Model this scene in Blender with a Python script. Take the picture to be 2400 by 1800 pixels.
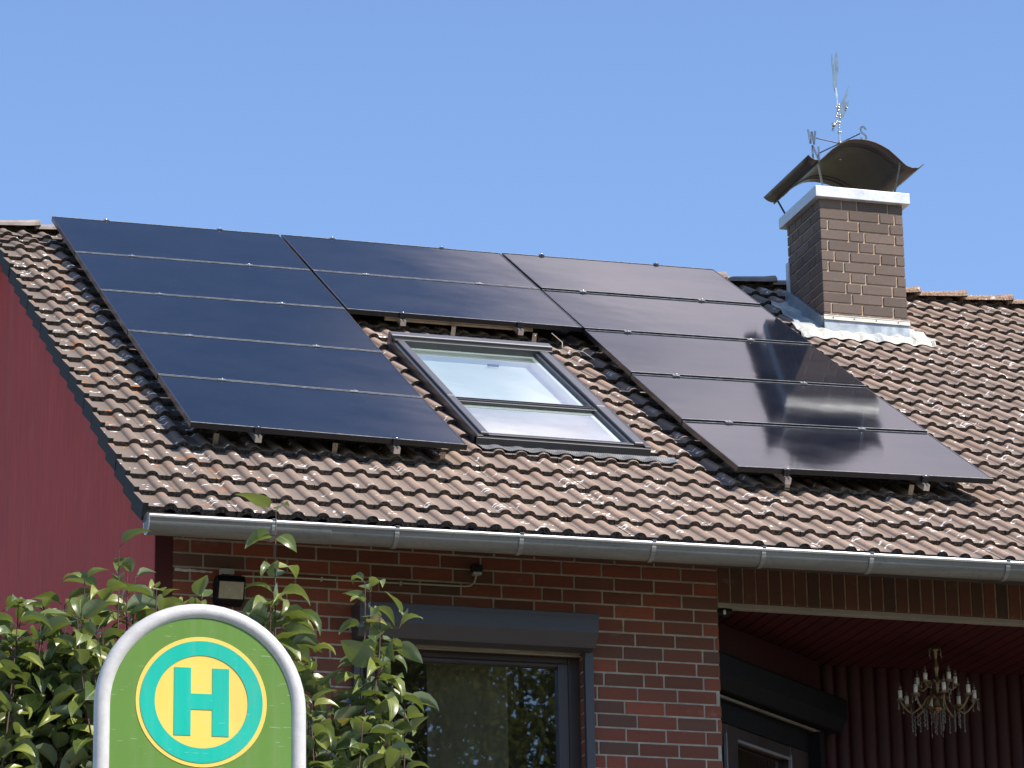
import bpy, math, random
from math import sin, cos, pi, radians, sqrt
from mathutils import Vector, Matrix, Euler, noise

for o in list(bpy.data.objects):
    bpy.data.objects.remove(o)
scene = bpy.context.scene
C = scene.collection

# ------------------------------------------------------------------ camera
CAM = Vector((-4.5055, -26.0709, -9.4805))
YAW, PITCH, ROLL, FPX = 0.2994, 0.2999, -0.0174, 8820.4
fw = Vector((sin(YAW) * cos(PITCH), cos(YAW) * cos(PITCH), sin(PITCH)))
rt = Vector((cos(YAW), -sin(YAW), 0))
up = rt.cross(fw)
r2 = rt * cos(ROLL) + up * sin(ROLL)
u2 = -rt * sin(ROLL) + up * cos(ROLL)
cam_data = bpy.data.cameras.new('camera')
cam = bpy.data.objects.new('camera', cam_data)
C.objects.link(cam)
M = Matrix((r2, u2, -fw)).transposed().to_4x4()
M.translation = CAM
cam.matrix_world = M
cam_data.sensor_width = 36
cam_data.lens = FPX / 2400 * 36
cam_data.clip_start = 0.1
cam_data.clip_end = 3000
scene.camera = cam

# ------------------------------------------------------------------ light
SUN_AZ, SUN_EL = radians(42), radians(49.5)          # azimuth from -Y towards +X
sd = Vector((sin(SUN_AZ) * cos(SUN_EL), -cos(SUN_AZ) * cos(SUN_EL), sin(SUN_EL)))
sun_data = bpy.data.lights.new('sun', 'SUN')
sun_data.energy = 5.0
sun_data.angle = radians(0.53)
sun_data.color = (1.0, 0.92, 0.82)
sun = bpy.data.objects.new('sun', sun_data)
C.objects.link(sun)
sun.rotation_euler = sd.to_track_quat('Z', 'Y').to_euler()
sun.location = (10, -20, 12)

world = bpy.data.worlds.new('World')
scene.world = world
world.use_nodes = True
nt = world.node_tree
nt.nodes.clear()
def wn(t, **k):
    n = nt.nodes.new(t)
    for a, b in k.items():
        setattr(n, a, b)
    return n
sky = wn('ShaderNodeTexSky', sky_type='NISHITA')
sky.sun_disc = False
sky.sun_elevation = SUN_EL
sky.sun_rotation = math.atan2(sd.x, sd.y)
sky.altitude = 100
sky.air_density = 1.0
sky.dust_density = 0.3
sky.ozone_density = 2.0
tint = wn('ShaderNodeMix', data_type='RGBA', blend_type='MULTIPLY')
tint.inputs[0].default_value = 1.0
tint.inputs[7].default_value = (1.02, 1.10, 1.26, 1)
nt.links.new(sky.outputs[0], tint.inputs[6])
# thin high cloud, well above the part of the sky the photograph shows
tc = wn('ShaderNodeTexCoord')
sep = wn('ShaderNodeSeparateXYZ')
nt.links.new(tc.outputs['Generated'], sep.inputs[0])
def wmath(op, a, b=None, c=None):
    n = wn('ShaderNodeMath', operation=op)
    for i, v in enumerate((a, b, c)):
        if v is None: continue
        if isinstance(v, (int, float)): n.inputs[i].default_value = v
        else: nt.links.new(v, n.inputs[i])
    return n.outputs[0]
def wrange(v, a, b, lo=0.0, hi=1.0):
    n = wn('ShaderNodeMapRange', interpolation_type='SMOOTHSTEP')
    nt.links.new(v, n.inputs[0])
    for i, q in enumerate((a, b, lo, hi)): n.inputs[i + 1].default_value = q
    return n.outputs[0]
az = wmath('ARCTAN2', sep.outputs[0], sep.outputs[1])
cmap = wn('ShaderNodeMapping')
cmap.inputs['Scale'].default_value = (1.6, 1.6, 7.0)
cmap.inputs['Rotation'].default_value = (0.25, 0.1, 0.6)
nt.links.new(tc.outputs['Generated'], cmap.inputs[0])
cn = wn('ShaderNodeTexNoise')
cn.inputs['Scale'].default_value = 2.6
cn.inputs['Detail'].default_value = 6
cn.inputs['Roughness'].default_value = 0.55
nt.links.new(cmap.outputs[0], cn.inputs[0])
azn = wmath('ADD', az, wmath('MULTIPLY', wmath('SUBTRACT', cn.outputs[0], 0.5), 0.35))
m_az = wrange(azn, 0.31, 0.44)
m_el = wrange(sep.outputs[2], 0.50, 0.60)
m_ns = wrange(cn.outputs[0], 0.28, 0.60, 0.25, 1.0)
mask = wmath('MULTIPLY', wmath('MULTIPLY', m_az, m_el), m_ns)
m_far = wmath('MULTIPLY', wrange(az, 0.95, 0.70), wrange(sep.outputs[2], 0.86, 0.78))
mask = wmath('MULTIPLY', mask, m_far)
mask = wmath('MULTIPLY', mask, 0.9)
cl = wn('ShaderNodeMix', data_type='RGBA')
nt.links.new(mask, cl.inputs[0])
nt.links.new(tint.outputs[2], cl.inputs[6])
cl.inputs[7].default_value = (12.0, 10.8, 11.6, 1)
bg = wn('ShaderNodeBackground')
bg.inputs[1].default_value = 0.117
nt.links.new(cl.outputs[2], bg.inputs[0])
wo = wn('ShaderNodeOutputWorld')
nt.links.new(bg.outputs[0], wo.inputs[0])

scene.view_settings.view_transform = 'Standard'
scene.view_settings.look = 'None'
scene.view_settings.exposure = 0.55
scene.view_settings.gamma = 1.0
scene.view_settings.use_curve_mapping = False

rnd = random.Random(7)

# ------------------------------------------------------------------ materials
class Mat:
    def __init__(s, name):
        s.m = bpy.data.materials.new(name)
        s.m.use_nodes = True
        s.nt = s.m.node_tree
        s.b = s.nt.nodes['Principled BSDF']
        s.out = s.nt.nodes['Material Output']
    def n(s, t, **k):
        q = s.nt.nodes.new(t)
        for a, b in k.items():
            setattr(q, a, b)
        return q
    def l(s, a, b): s.nt.links.new(a, b)
    def val(s, inp, v):
        if isinstance(v, (int, float)): inp.default_value = v
        elif isinstance(v, tuple): inp.default_value = (*v, 1) if len(v) == 3 and len(inp.default_value) == 4 else v
        else: s.l(v, inp)
    def math(s, op, a, b=0.0, c=0.0):
        q = s.n('ShaderNodeMath', operation=op)
        s.val(q.inputs[0], a); s.val(q.inputs[1], b); s.val(q.inputs[2], c)
        return q.outputs[0]
    def mix(s, f, a, b, bt='MIX'):
        q = s.n('ShaderNodeMix', data_type='RGBA', blend_type=bt)
        s.val(q.inputs[0], f); s.val(q.inputs[6], a); s.val(q.inputs[7], b)
        return q.outputs[2]
    def rng(s, v, a, b, lo=0.0, hi=1.0):
        q = s.n('ShaderNodeMapRange', interpolation_type='SMOOTHSTEP')
        s.l(v, q.inputs[0])
        for i, x in enumerate((a, b, lo, hi)): q.inputs[i + 1].default_value = x
        return q.outputs[0]
    def co(s, kind='Object', scale=(1, 1, 1), rot=(0, 0, 0)):
        t = s.n('ShaderNodeTexCoord')
        mp = s.n('ShaderNodeMapping')
        mp.inputs['Scale'].default_value = scale
        mp.inputs['Rotation'].default_value = rot
        s.l(t.outputs[kind], mp.inputs[0])
        return mp.outputs[0]
    def noise(s, co, scale, detail=4, rough=0.55, dist=0.0):
        q = s.n('ShaderNodeTexNoise')
        q.inputs['Scale'].default_value = scale
        q.inputs['Detail'].default_value = detail
        q.inputs['Roughness'].default_value = rough
        q.inputs['Distortion'].default_value = dist
        s.l(co, q.inputs[0])
        return q.outputs[0]
    def bump(s, h, st=0.3, d=0.01):
        q = s.n('ShaderNodeBump')
        q.inputs['Strength'].default_value = st
        q.inputs['Distance'].default_value = d
        s.l(h, q.inputs['Height'])
        s.l(q.outputs[0], s.b.inputs['Normal'])
    def attr(s, name='Col'):
        q = s.n('ShaderNodeAttribute')
        q.attribute_name = name
        return q
    def base(s, c): s.val(s.b.inputs['Base Color'], c)
    def set(s, rough=None, metal=None, spec=None, ior=None):
        if rough is not None: s.val(s.b.inputs['Roughness'], rough)
        if metal is not None: s.val(s.b.inputs['Metallic'], metal)
        if spec is not None: s.b.inputs['Specular IOR Level'].default_value = spec
        if ior is not None: s.b.inputs['IOR'].default_value = ior

def plain(name, col, rough=0.5, metal=0.0, var=0.12, scale=12, bump=0.05, stretch=(1, 1, 1), spec=None):
    m = Mat(name)
    co = m.co(scale=stretch)
    f = m.noise(co, scale, 5, 0.6)
    lo = tuple(c * (1 - var) for c in col); hi = tuple(min(1, c * (1 + var)) for c in col)
    m.base(m.mix(m.rng(f, 0.3, 0.7), lo, hi))
    m.set(rough=m.rng(f, 0.2, 0.8, max(0.02, rough - 0.06), min(1, rough + 0.06)), metal=metal, spec=spec)
    if bump: m.bump(m.noise(co, scale * 5, 3), bump, 0.004)
    return m.m

def mk_tile():
    m = Mat('roof_tile_concrete')
    uv = m.n('ShaderNodeUVMap').outputs[0]
    at = m.attr('Col')
    sp = m.n('ShaderNodeSeparateColor'); m.l(at.outputs['Color'], sp.inputs[0])
    rv, hgt = sp.outputs[0], sp.outputs[1]
    base = m.mix(rv, (0.340, 0.240, 0.182), (0.450, 0.325, 0.250))
    big = m.noise(uv, 1.3, 4)
    base = m.mix(m.rng(big, 0.3, 0.75, 0, 0.4), base, (0.22, 0.18, 0.155))
    pan = m.mix(m.noise(uv, 9, 5), (0.185, 0.150, 0.128), (0.270, 0.220, 0.185))
    base = m.mix(m.rng(hgt, 0.0, 0.55, 0.75, 0.0), base, pan)
    # the left end of the roof is greyer, the pans there carry orange lichen
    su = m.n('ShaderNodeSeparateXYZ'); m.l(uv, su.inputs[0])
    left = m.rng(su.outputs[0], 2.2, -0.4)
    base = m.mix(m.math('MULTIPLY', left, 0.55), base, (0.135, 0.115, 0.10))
    fine = m.noise(uv, 170, 3, 0.7)
    base = m.mix(m.rng(fine, 0.35, 0.72, 0.0, 0.42), base, (0.10, 0.08, 0.07))
    mid = m.noise(uv, 28, 4, 0.6)
    base = m.mix(m.rng(mid, 0.50, 0.72, 0.0, 0.45), base, (0.13, 0.11, 0.10))
    # grime gathers just above the lower edge of each tile
    base = m.mix(m.math('MULTIPLY', m.rng(sp.outputs[2], 0.72, 1.0, 0.0, 0.5), m.rng(mid, 0.35, 0.6)), base, (0.17, 0.15, 0.14))
    lic = m.math('MULTIPLY', m.rng(m.noise(uv, 7, 3, 0.5), 0.60, 0.66), m.rng(m.noise(uv, 60, 3, 0.7), 0.46, 0.56))
    lic = m.math('MULTIPLY', lic, m.rng(su.outputs[0], 0.7, 0.1, 0.12, 1.0))
    base = m.mix(lic, base, (0.42, 0.17, 0.05))
    # white lichen arcs and dashes
    def vor(scale, rand=1.0):
        v = m.n('ShaderNodeTexVoronoi', voronoi_dimensions='2D')
        v.inputs['Scale'].default_value = scale
        v.inputs['Randomness'].default_value = rand
        dn = m.n('ShaderNodeVectorMath', operation='ADD')
        nz = m.n('ShaderNodeTexNoise'); nz.inputs['Scale'].default_value = 40
        m.l(uv, nz.inputs[0])
        sc = m.n('ShaderNodeVectorMath', operation='SCALE'); sc.inputs[3].default_value = 0.02
        m.l(nz.outputs[1], sc.inputs[0])
        m.l(uv, dn.inputs[0]); m.l(sc.outputs[0], dn.inputs[1]); m.l(dn.outputs[0], v.inputs[0])
        return v
    v = vor(8.5)
    d = v.outputs['Distance']
    ring = m.math('MULTIPLY', m.rng(d, 0.15, 0.19), m.rng(d, 0.31, 0.26))
    vc = m.n('ShaderNodeSeparateColor'); m.l(v.outputs['Color'], vc.inputs[0])
    ring = m.math('MULTIPLY', ring, m.rng(vc.outputs[0], 0.66, 0.67))
    ring = m.math('MULTIPLY', ring, m.rng(m.noise(uv, 21, 2, 0.4), 0.50, 0.53))
    v2 = m.n('ShaderNodeTexVoronoi', voronoi_dimensions='2D')
    mp = m.n('ShaderNodeMapping'); mp.inputs['Scale'].default_value = (12, 30, 1); mp.inputs['Rotation'].default_value = (0, 0, 0.15)
    m.l(uv, mp.inputs[0]); m.l(mp.outputs[0], v2.inputs[0]); v2.inputs['Scale'].default_value = 1
    v2c = m.n('ShaderNodeSeparateColor'); m.l(v2.outputs['Color'], v2c.inputs[0])
    dash = m.math('MULTIPLY', m.rng(v2.outputs['Distance'], 0.30, 0.18), m.rng(v2c.outputs[1], 0.972, 0.976))
    dash = m.math('MULTIPLY', dash, m.rng(m.noise(uv, 60, 3), 0.42, 0.55))
    w = m.math('MAXIMUM', ring, dash)
    w = m.math('MULTIPLY', w, m.rng(fine, 0.2, 0.5, 0.6, 1.0))
    base = m.mix(w, base, (0.88, 0.85, 0.79))
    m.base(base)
    m.set(rough=1.0, spec=0.03)
    m.bump(m.math('ADD', m.math('MULTIPLY', fine, 0.6), mid), 0.5, 0.004)
    return m.m

def mk_edge():
    m = Mat('tile_edge_lichen')
    co = m.co()
    f = m.noise(co, 70, 4, 0.7)
    g = m.noise(co, 9, 3)
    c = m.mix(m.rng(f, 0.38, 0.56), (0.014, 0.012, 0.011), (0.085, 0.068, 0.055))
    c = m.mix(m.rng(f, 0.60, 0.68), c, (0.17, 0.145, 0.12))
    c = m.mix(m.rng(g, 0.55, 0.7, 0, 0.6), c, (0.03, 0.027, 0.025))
    m.base(c); m.set(rough=0.95, spec=0.15)
    m.bump(f, 0.9, 0.006)
    return m.m

def mk_brick(name, lo, hi, dark, rowvar=0.5, bumpd=0.004):
    m = Mat(name)
    at = m.attr('Col')
    sp = m.n('ShaderNodeSeparateColor'); m.l(at.outputs['Color'], sp.inputs[0])
    c = m.mix(sp.outputs[0], lo, hi)
    c = m.mix(m.rng(sp.outputs[1], 0.60, 0.95, 0, 0.8), c, dark)
    co = m.co(scale=(6, 6, 34))
    f = m.noise(co, 3.0, 5, 0.65, 1.5)
    g = m.noise(m.co(), 160, 3, 0.7)
    c = m.mix(m.rng(f, 0.35, 0.72, 0.0, 0.45), c, dark)
    c = m.mix(m.rng(g, 0.4, 0.7, 0, 0.3), c, tuple(x * 0.45 for x in lo))
    big = m.noise(m.co(), 1.1, 4, 0.6)
    c = m.mix(m.rng(big, 0.40, 0.72, 0, 0.35), c, tuple(x * 0.7 for x in dark))
    eff = m.math('MULTIPLY', m.rng(m.noise(m.co(scale=(1, 1, 2)), 5, 5, 0.7), 0.60, 0.75), m.rng(g, 0.4, 0.6))
    c = m.mix(m.math('MULTIPLY', eff, 0.30), c, (0.42, 0.38, 0.33))
    m.base(c); m.set(rough=0.85, spec=0.25)
    m.bump(m.math('ADD', f, m.math('MULTIPLY', g, 0.35)), 0.55, bumpd)
    return m.m

def mk_mortar(name, col):
    m = Mat(name)
    co = m.co()
    f = m.noise(co, 14, 5, 0.6); g = m.noise(co, 210, 3, 0.7)
    c = m.mix(m.rng(f, 0.3, 0.75), tuple(x * 0.68 for x in col), col)
    c = m.mix(m.rng(g, 0.45, 0.7, 0, 0.35), c, tuple(x * 0.5 for x in col))
    m.base(c); m.set(rough=0.95, spec=0.15); m.bump(g, 0.6, 0.003)
    return m.m

def mk_panel_glass():
    m = Mat('black_solar_glass')
    uv = m.co()
    f = m.noise(uv, 2.2, 4, 0.6)
    dust = m.noise(m.co(scale=(3, 30, 30)), 2.2, 5, 0.7)
    spots = m.rng(m.noise(m.co(scale=(14, 30, 30)), 3.0, 3, 0.6), 0.71, 0.76)
    c = m.mix(m.rng(f, 0.3, 0.7), (0.005, 0.007, 0.014), (0.008, 0.010, 0.018))
    c = m.mix(m.rng(dust, 0.52, 0.78, 0, 0.035), c, (0.4, 0.4, 0.42))
    c = m.mix(m.math('MULTIPLY', spots, 0.30), c, (0.5, 0.5, 0.5))
    m.base(c)
    m.set(rough=m.rng(f, 0.3, 0.7, 0.055, 0.08), spec=0.22, ior=1.38)
    m.bump(m.noise(m.co(scale=(1, 1, 1)), 1.7, 2), 0.12, 0.01)
    return m.m

def mk_glass(name, tintc=(0.9, 0.97, 0.95), ior=1.5, base_refl=0.0, rough=0.0):
    m = Mat(name)
    m.nt.nodes.remove(m.b)
    geo = m.n('ShaderNodeNewGeometry')
    dt = m.n('ShaderNodeVectorMath', operation='DOT_PRODUCT'); m.l(geo.outputs['Incoming'], dt.inputs[0]); m.l(geo.outputs['Normal'], dt.inputs[1])
    f0 = ((ior - 1) / (ior + 1)) ** 2
    fr = m.math('ADD', m.math('MULTIPLY', m.math('POWER', m.math('SUBTRACT', 1.0, m.math('ABSOLUTE', dt.outputs['Value'])), 5.0), 1 - f0), f0)
    tr = m.n('ShaderNodeBsdfTransparent'); tr.inputs[0].default_value = (*tintc, 1)
    gl = m.n('ShaderNodeBsdfAnisotropic'); gl.inputs['Roughness'].default_value = rough
    gl.inputs[0].default_value = (0.95, 0.98, 1, 1)
    f = m.math('MINIMUM', m.math('ADD', m.math('MULTIPLY', fr, 2.0), base_refl), 1.0)
    nb = m.n('ShaderNodeBump'); nb.inputs['Strength'].default_value = 0.06; nb.inputs['Distance'].default_value = 0.004
    m.l(m.noise(m.co(), 2.3, 2), nb.inputs['Height'])
    m.l(nb.outputs[0], gl.inputs['Normal'])
    mx = m.n('ShaderNodeMixShader')
    m.l(f, mx.inputs[0]); m.l(tr.outputs[0], mx.inputs[1]); m.l(gl.outputs[0], mx.inputs[2])
    m.l(mx.outputs[0], m.out.inputs[0])
    return m.m

def mk_leaf(name, top, top2, under, trans):
    m = Mat(name)
    at = m.attr('Col')
    sp = m.n('ShaderNodeSeparateColor'); m.l(at.outputs['Color'], sp.inputs[0])
    f = m.noise(m.co(), 30, 4, 0.6)
    c = m.mix(m.math('POWER', sp.outputs[0], 1.5), top, top2)
    c = m.mix(m.rng(f, 0.4, 0.75, 0, 0.5), c, tuple(x * 0.6 for x in top))
    c = m.mix(m.rng(sp.outputs[1], 0.955, 0.965), c, m.mix(m.rng(f, 0.45, 0.6), (0.42, 0.36, 0.10), (0.40, 0.13, 0.06)))
    # pale midrib and rim
    c = m.mix(m.rng(sp.outputs[2], 0.80, 1.0, 0, 0.65), c, (0.30, 0.34, 0.13))
    geo = m.n('ShaderNodeNewGeometry')
    c2 = m.mix(geo.outputs['Backfacing'], c, under)
    m.base(c2); m.set(rough=0.36, spec=0.6)
    m.bump(m.noise(m.co(), 45, 3), 0.25, 0.004)
    tl = m.n('ShaderNodeBsdfTranslucent')
    m.l(m.mix(0.5, c, trans), tl.inputs[0])
    mx = m.n('ShaderNodeMixShader'); mx.inputs[0].default_value = 0.20
    m.l(m.b.outputs[0], mx.inputs[1]); m.l(tl.outputs[0], mx.inputs[2])
    m.l(mx.outputs[0], m.out.inputs[0])
    return m.m

def mk_zinc(name, lo, hi, rough=0.45, metal=0.75, streak=(1, 9, 9)):
    m = Mat(name)
    f = m.noise(m.co(scale=streak), 1.6, 6, 0.65, 0.6)
    g = m.noise(m.co(), 35, 4, 0.6)
    c = m.mix(m.rng(f, 0.3, 0.7), lo, hi)
    c = m.mix(m.rng(g, 0.5, 0.75, 0, 0.4), c, tuple(x * 0.6 for x in lo))
    m.base(c); m.set(rough=m.rng(f, 0.3, 0.7, rough - 0.08, rough + 0.1), metal=metal)
    m.bump(f, 0.08, 0.01)
    return m.m

def mk_gable():
    m = Mat('dark_red_render')
    st = m.noise(m.co(scale=(1, 9, 0.5)), 6, 5, 0.65)
    big = m.noise(m.co(), 0.9, 3)
    c = m.mix(m.rng(st, 0.3, 0.72), (0.42, 0.040, 0.029), (0.58, 0.064, 0.045))
    c = m.mix(m.rng(big, 0.35, 0.7, 0, 0.3), c, (0.32, 0.034, 0.028))
    run = m.noise(m.co(scale=(1, 5, 0.22)), 3, 6, 0.7)
    c = m.mix(m.rng(run, 0.50, 0.78, 0, 0.38), c, (0.20, 0.035, 0.035))
    pale = m.noise(m.co(scale=(1, 2, 0.8)), 1.7, 5, 0.65)
    c = m.mix(m.rng(pale, 0.52, 0.75, 0, 0.30), c, (0.52, 0.12, 0.10))
    m.base(c); m.set(rough=0.8, spec=0.3)
    m.bump(m.noise(m.co(scale=(1, 3, 1)), 90, 3), 0.4, 0.004)
    return m.m

def mk_grain(name, lo, hi, axis_scale, rough=0.6):
    m = Mat(name)
    f = m.noise(m.co(scale=axis_scale), 4, 5, 0.6)
    m.base(m.mix(m.rng(f, 0.3, 0.7), lo, hi)); m.set(rough=rough, spec=0.35)
    m.bump(f, 0.12, 0.004)
    return m.m

def mk_lead():
    m = Mat('painted_lead')
    f = m.noise(m.co(), 9, 5, 0.6)
    g = m.noise(m.co(), 2.5, 3)
    c = m.mix(m.rng(f, 0.35, 0.65), (0.42, 0.41, 0.36), (0.56, 0.55, 0.48))
    c = m.mix(m.rng(g, 0.5, 0.62, 0, 0.6), c, (0.34, 0.38, 0.41))
    c = m.mix(m.rng(m.noise(m.co(), 26, 4), 0.56, 0.68, 0, 0.5), c, (0.28, 0.27, 0.23))
    m.base(c); m.set(rough=0.6, metal=0.1)
    m.bump(f, 0.5, 0.012)
    return m.m

def mk_emblem(name, col):
    m = Mat(name)
    f = m.noise(m.co(), 6, 4)
    d = m.noise(m.co(), 90, 4, 0.7)
    c = m.mix(m.rng(f, 0.3, 0.7), tuple(x * 0.93 for x in col), col)
    c = m.mix(m.rng(d, 0.66, 0.74, 0, 0.35), c, tuple(x * 0.55 for x in col))
    runs = m.noise(m.co(scale=(26, 26, 1.2)), 1.5, 5, 0.7)
    c = m.mix(m.rng(runs, 0.52, 0.80, 0, 0.28), c, (0.22, 0.21, 0.17))
    sc = m.noise(m.co(scale=(3, 3, 40), rot=(0.3, 0.5, 0)), 9, 2, 0.5)
    c = m.mix(m.math('MULTIPLY', m.rng(sc, 0.70, 0.74), 0.35), c, (0.6, 0.6, 0.55))
    m.base(c); m.set(rough=m.rng(runs, 0.3, 0.7, 0.28, 0.5), spec=0.4)
    return m.m

def mk_ground():
    m = Mat('lawn')
    f = m.noise(m.co(), 0.6, 6); g = m.noise(m.co(), 14, 5, 0.7)
    c = m.mix(m.rng(f, 0.3, 0.7), (0.10, 0.11, 0.04), (0.18, 0.16, 0.07))
    c = m.mix(m.rng(g, 0.4, 0.7, 0, 0.6), c, (0.09, 0.10, 0.04))
    m.base(c); m.set(rough=0.95); m.bump(g, 1.0, 0.05)
    return m.m

M_ = {
 'tile': mk_tile(), 'edge': mk_edge(),
 'ridge_old': plain('ridge_concrete', (0.26, 0.22, 0.19), 0.9, 0, 0.25, 9, 0.3),
 'brick': mk_brick('red_brick', (0.165, 0.057, 0.035), (0.335, 0.084, 0.047), (0.110, 0.070, 0.052)),
 'soldier': mk_brick('soldier_brick', (0.125, 0.052, 0.034), (0.185, 0.064, 0.040), (0.060, 0.044, 0.036)),
 'mortar': mk_mortar('mortar', (0.47, 0.41, 0.33)),
 'cbrick': mk_brick('brown_clinker', (0.138, 0.103, 0.085), (0.200, 0.150, 0.122), (0.115, 0.086, 0.074), bumpd=0.002),
 'cmortar': mk_mortar('chimney_mortar', (0.62, 0.46, 0.32)),
 'glass_pv': mk_panel_glass(),
 'frame_pv': plain('black_anodised', (0.030, 0.031, 0.034), 0.32, 0.6, 0.1, 10, 0.02),
 'lip': plain('painted_frame_glint', (0.62, 0.61, 0.60), 0.4, 0.4, 0.3, 30, 0.02),  # pale tone paints the sun's glint along the panel frame edges
 'alu': plain('aluminium', (0.62, 0.62, 0.60), 0.35, 0.9, 0.1, 20, 0.03),
 'alu_dull': plain('dull_aluminium', (0.40, 0.36, 0.28), 0.5, 0.6, 0.15, 20, 0.03),
 'black': plain('black_plastic', (0.012, 0.012, 0.013), 0.4, 0, 0.2, 12, 0.02),
 'zinc': mk_zinc('weathered_zinc', (0.145, 0.145, 0.138), (0.215, 0.21, 0.195), 0.62, 0.25),
 'zinc_bead': mk_zinc('bright_zinc_bead', (0.55, 0.56, 0.57), (0.72, 0.73, 0.74), 0.38, 0.7),
 'bracket': mk_zinc('bracket_zinc', (0.19, 0.19, 0.18), (0.28, 0.28, 0.265), 0.6, 0.3),
 'cap': mk_zinc('bright_cap_sheet', (0.46, 0.48, 0.50), (0.56, 0.58, 0.60), 0.45, 0.3, (3, 3, 3)),
 'flash': mk_zinc('zinc_flashing', (0.22, 0.25, 0.28), (0.40, 0.44, 0.47), 0.5, 0.4, (4, 4, 4)),
 'strip': plain('cream_flashing_strip', (0.62, 0.58, 0.50), 0.5, 0.2, 0.12, 14),
 'lead': mk_lead(),
 'pleat': mk_zinc('pleated_lead', (0.17, 0.17, 0.17), (0.25, 0.25, 0.25), 0.6, 0.2, (3, 3, 3)),
 'cowl': mk_zinc('bronzed_steel', (0.034, 0.027, 0.024), (0.072, 0.056, 0.048), 0.42, 0.25, (2, 2, 2)),
 'steel': plain('stainless_steel', (0.72, 0.66, 0.58), 0.22, 1.0, 0.08, 15, 0.02),
 'steel_dull': plain('dull_steel', (0.22, 0.25, 0.29), 0.3, 0.8, 0.12, 15, 0.02),
 'letter': plain('grey_letter_plate', (0.10, 0.125, 0.16), 0.35, 0.4, 0.15, 15, 0.02),
 'gable': mk_gable(),
 'corner': mk_grain('dark_red_board', (0.060, 0.012, 0.010), (0.085, 0.016, 0.013), (1, 1, 0.3)),
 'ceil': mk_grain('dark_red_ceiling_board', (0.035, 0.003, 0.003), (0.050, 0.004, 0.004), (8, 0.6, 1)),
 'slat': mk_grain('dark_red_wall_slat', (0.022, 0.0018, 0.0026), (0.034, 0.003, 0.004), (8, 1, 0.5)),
 'anth': plain('anthracite_paint', (0.045, 0.042, 0.046), 0.42, 0.0, 0.06, 5, 0.02),
 'anth_d': plain('dark_anthracite', (0.005, 0.005, 0.0055), 0.6, 0.0, 0.1, 5, 0.02, spec=0.2),
 'wframe': plain('brown_window_frame', (0.030, 0.019, 0.017), 0.4, 0.0, 0.1, 6, 0.02),
 'gold': plain('drip_rail_metal', (0.30, 0.25, 0.18), 0.4, 0.7, 0.1, 6, 0.02),
 'pane': mk_glass('window_glass', (0.78, 0.80, 0.76), 1.55, 0.05, 0.010),
 'skypane': mk_glass('skylight_glass', (0.88, 0.97, 0.93), 1.5, 0.02),
 'room': plain('dark_room_wall', (0.05, 0.045, 0.035), 0.9, 0, 0.2, 3),
 'curtain': mk_grain('olive_curtain', (0.105, 0.095, 0.062), (0.135, 0.12, 0.08), (3, 1, 0.5), 0.9),
 'white_in': plain('white_reveal', (0.60, 0.61, 0.59), 0.6, 0, 0.03, 4),
 'sframe': plain('skylight_grey_metal', (0.115, 0.113, 0.118), 0.38, 0.35, 0.06, 6, 0.02),
 'sframe_d': plain('skylight_dark_metal', (0.045, 0.045, 0.048), 0.4, 0.3, 0.08, 6, 0.02),
 'pvc': plain('white_plastic', (0.48, 0.46, 0.41), 0.5, 0, 0.08, 9),
 'cable': plain('grey_conduit', (0.46, 0.42, 0.34), 0.5, 0, 0.08, 9),
 'lens': plain('floodlight_lens', (0.30, 0.26, 0.18), 0.25, 0, 0.1, 25, 0.1),
 'white_strip': plain('pale_edge_strip', (0.24, 0.215, 0.185), 0.6, 0, 0.1, 8),
 'galv': plain('galvanised_tube', (0.52, 0.51, 0.50), 0.5, 0.0, 0.07, 45, 0.15),
 'green': mk_emblem('sign_green', (0.115, 0.235, 0.036)),
 'yellow': mk_emblem('sign_yellow', (0.84, 0.58, 0.115)),
 'teal': mk_emblem('sign_teal', (0.006, 0.44, 0.325)),
 'leaf': mk_leaf('lilac_leaf', (0.050, 0.084, 0.017), (0.29, 0.315, 0.062), (0.165, 0.200, 0.115), (0.38, 0.48, 0.06)),
 'stem': mk_grain('lilac_stem', (0.060, 0.030, 0.028), (0.11, 0.07, 0.05), (20, 20, 3), 0.7),
 'tleaf': mk_leaf('tree_leaf', (0.13, 0.14, 0.055), (0.24, 0.24, 0.10), (0.18, 0.19, 0.09), (0.34, 0.36, 0.10)),
 'bark': mk_grain('bark', (0.06, 0.05, 0.04), (0.13, 0.11, 0.09), (8, 8, 1.5), 0.9),
 'bronze': plain('aged_brass', (0.20, 0.145, 0.080), 0.35, 0.7, 0.2, 30),
 'crystal': plain('cut_crystal', (0.16, 0.14, 0.13), 0.10, 0.1, 0.25, 40, 0.0),
 'candle': plain('candle_sleeve', (0.80, 0.74, 0.64), 0.5, 0, 0.08, 20),
 'bulb': plain('clear_bulb', (0.10, 0.075, 0.065), 0.1, 0.1, 0.2, 20, 0),
 'copper': plain('copper_dish', (0.40, 0.16, 0.09), 0.3, 0.8, 0.1, 20),
 'grass': plain('grass_blade', (0.06, 0.13, 0.07), 0.6, 0, 0.25, 9),
 'lawn': mk_ground(),
 'road': plain('asphalt', (0.05, 0.05, 0.052), 0.9, 0, 0.25, 30, 0.3),
 'pave': plain('paving', (0.26, 0.25, 0.235), 0.9, 0, 0.15, 8, 0.2),
 'kerb': plain('kerb_concrete', (0.33, 0.32, 0.30), 0.9, 0, 0.15, 8, 0.2),
}
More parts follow.
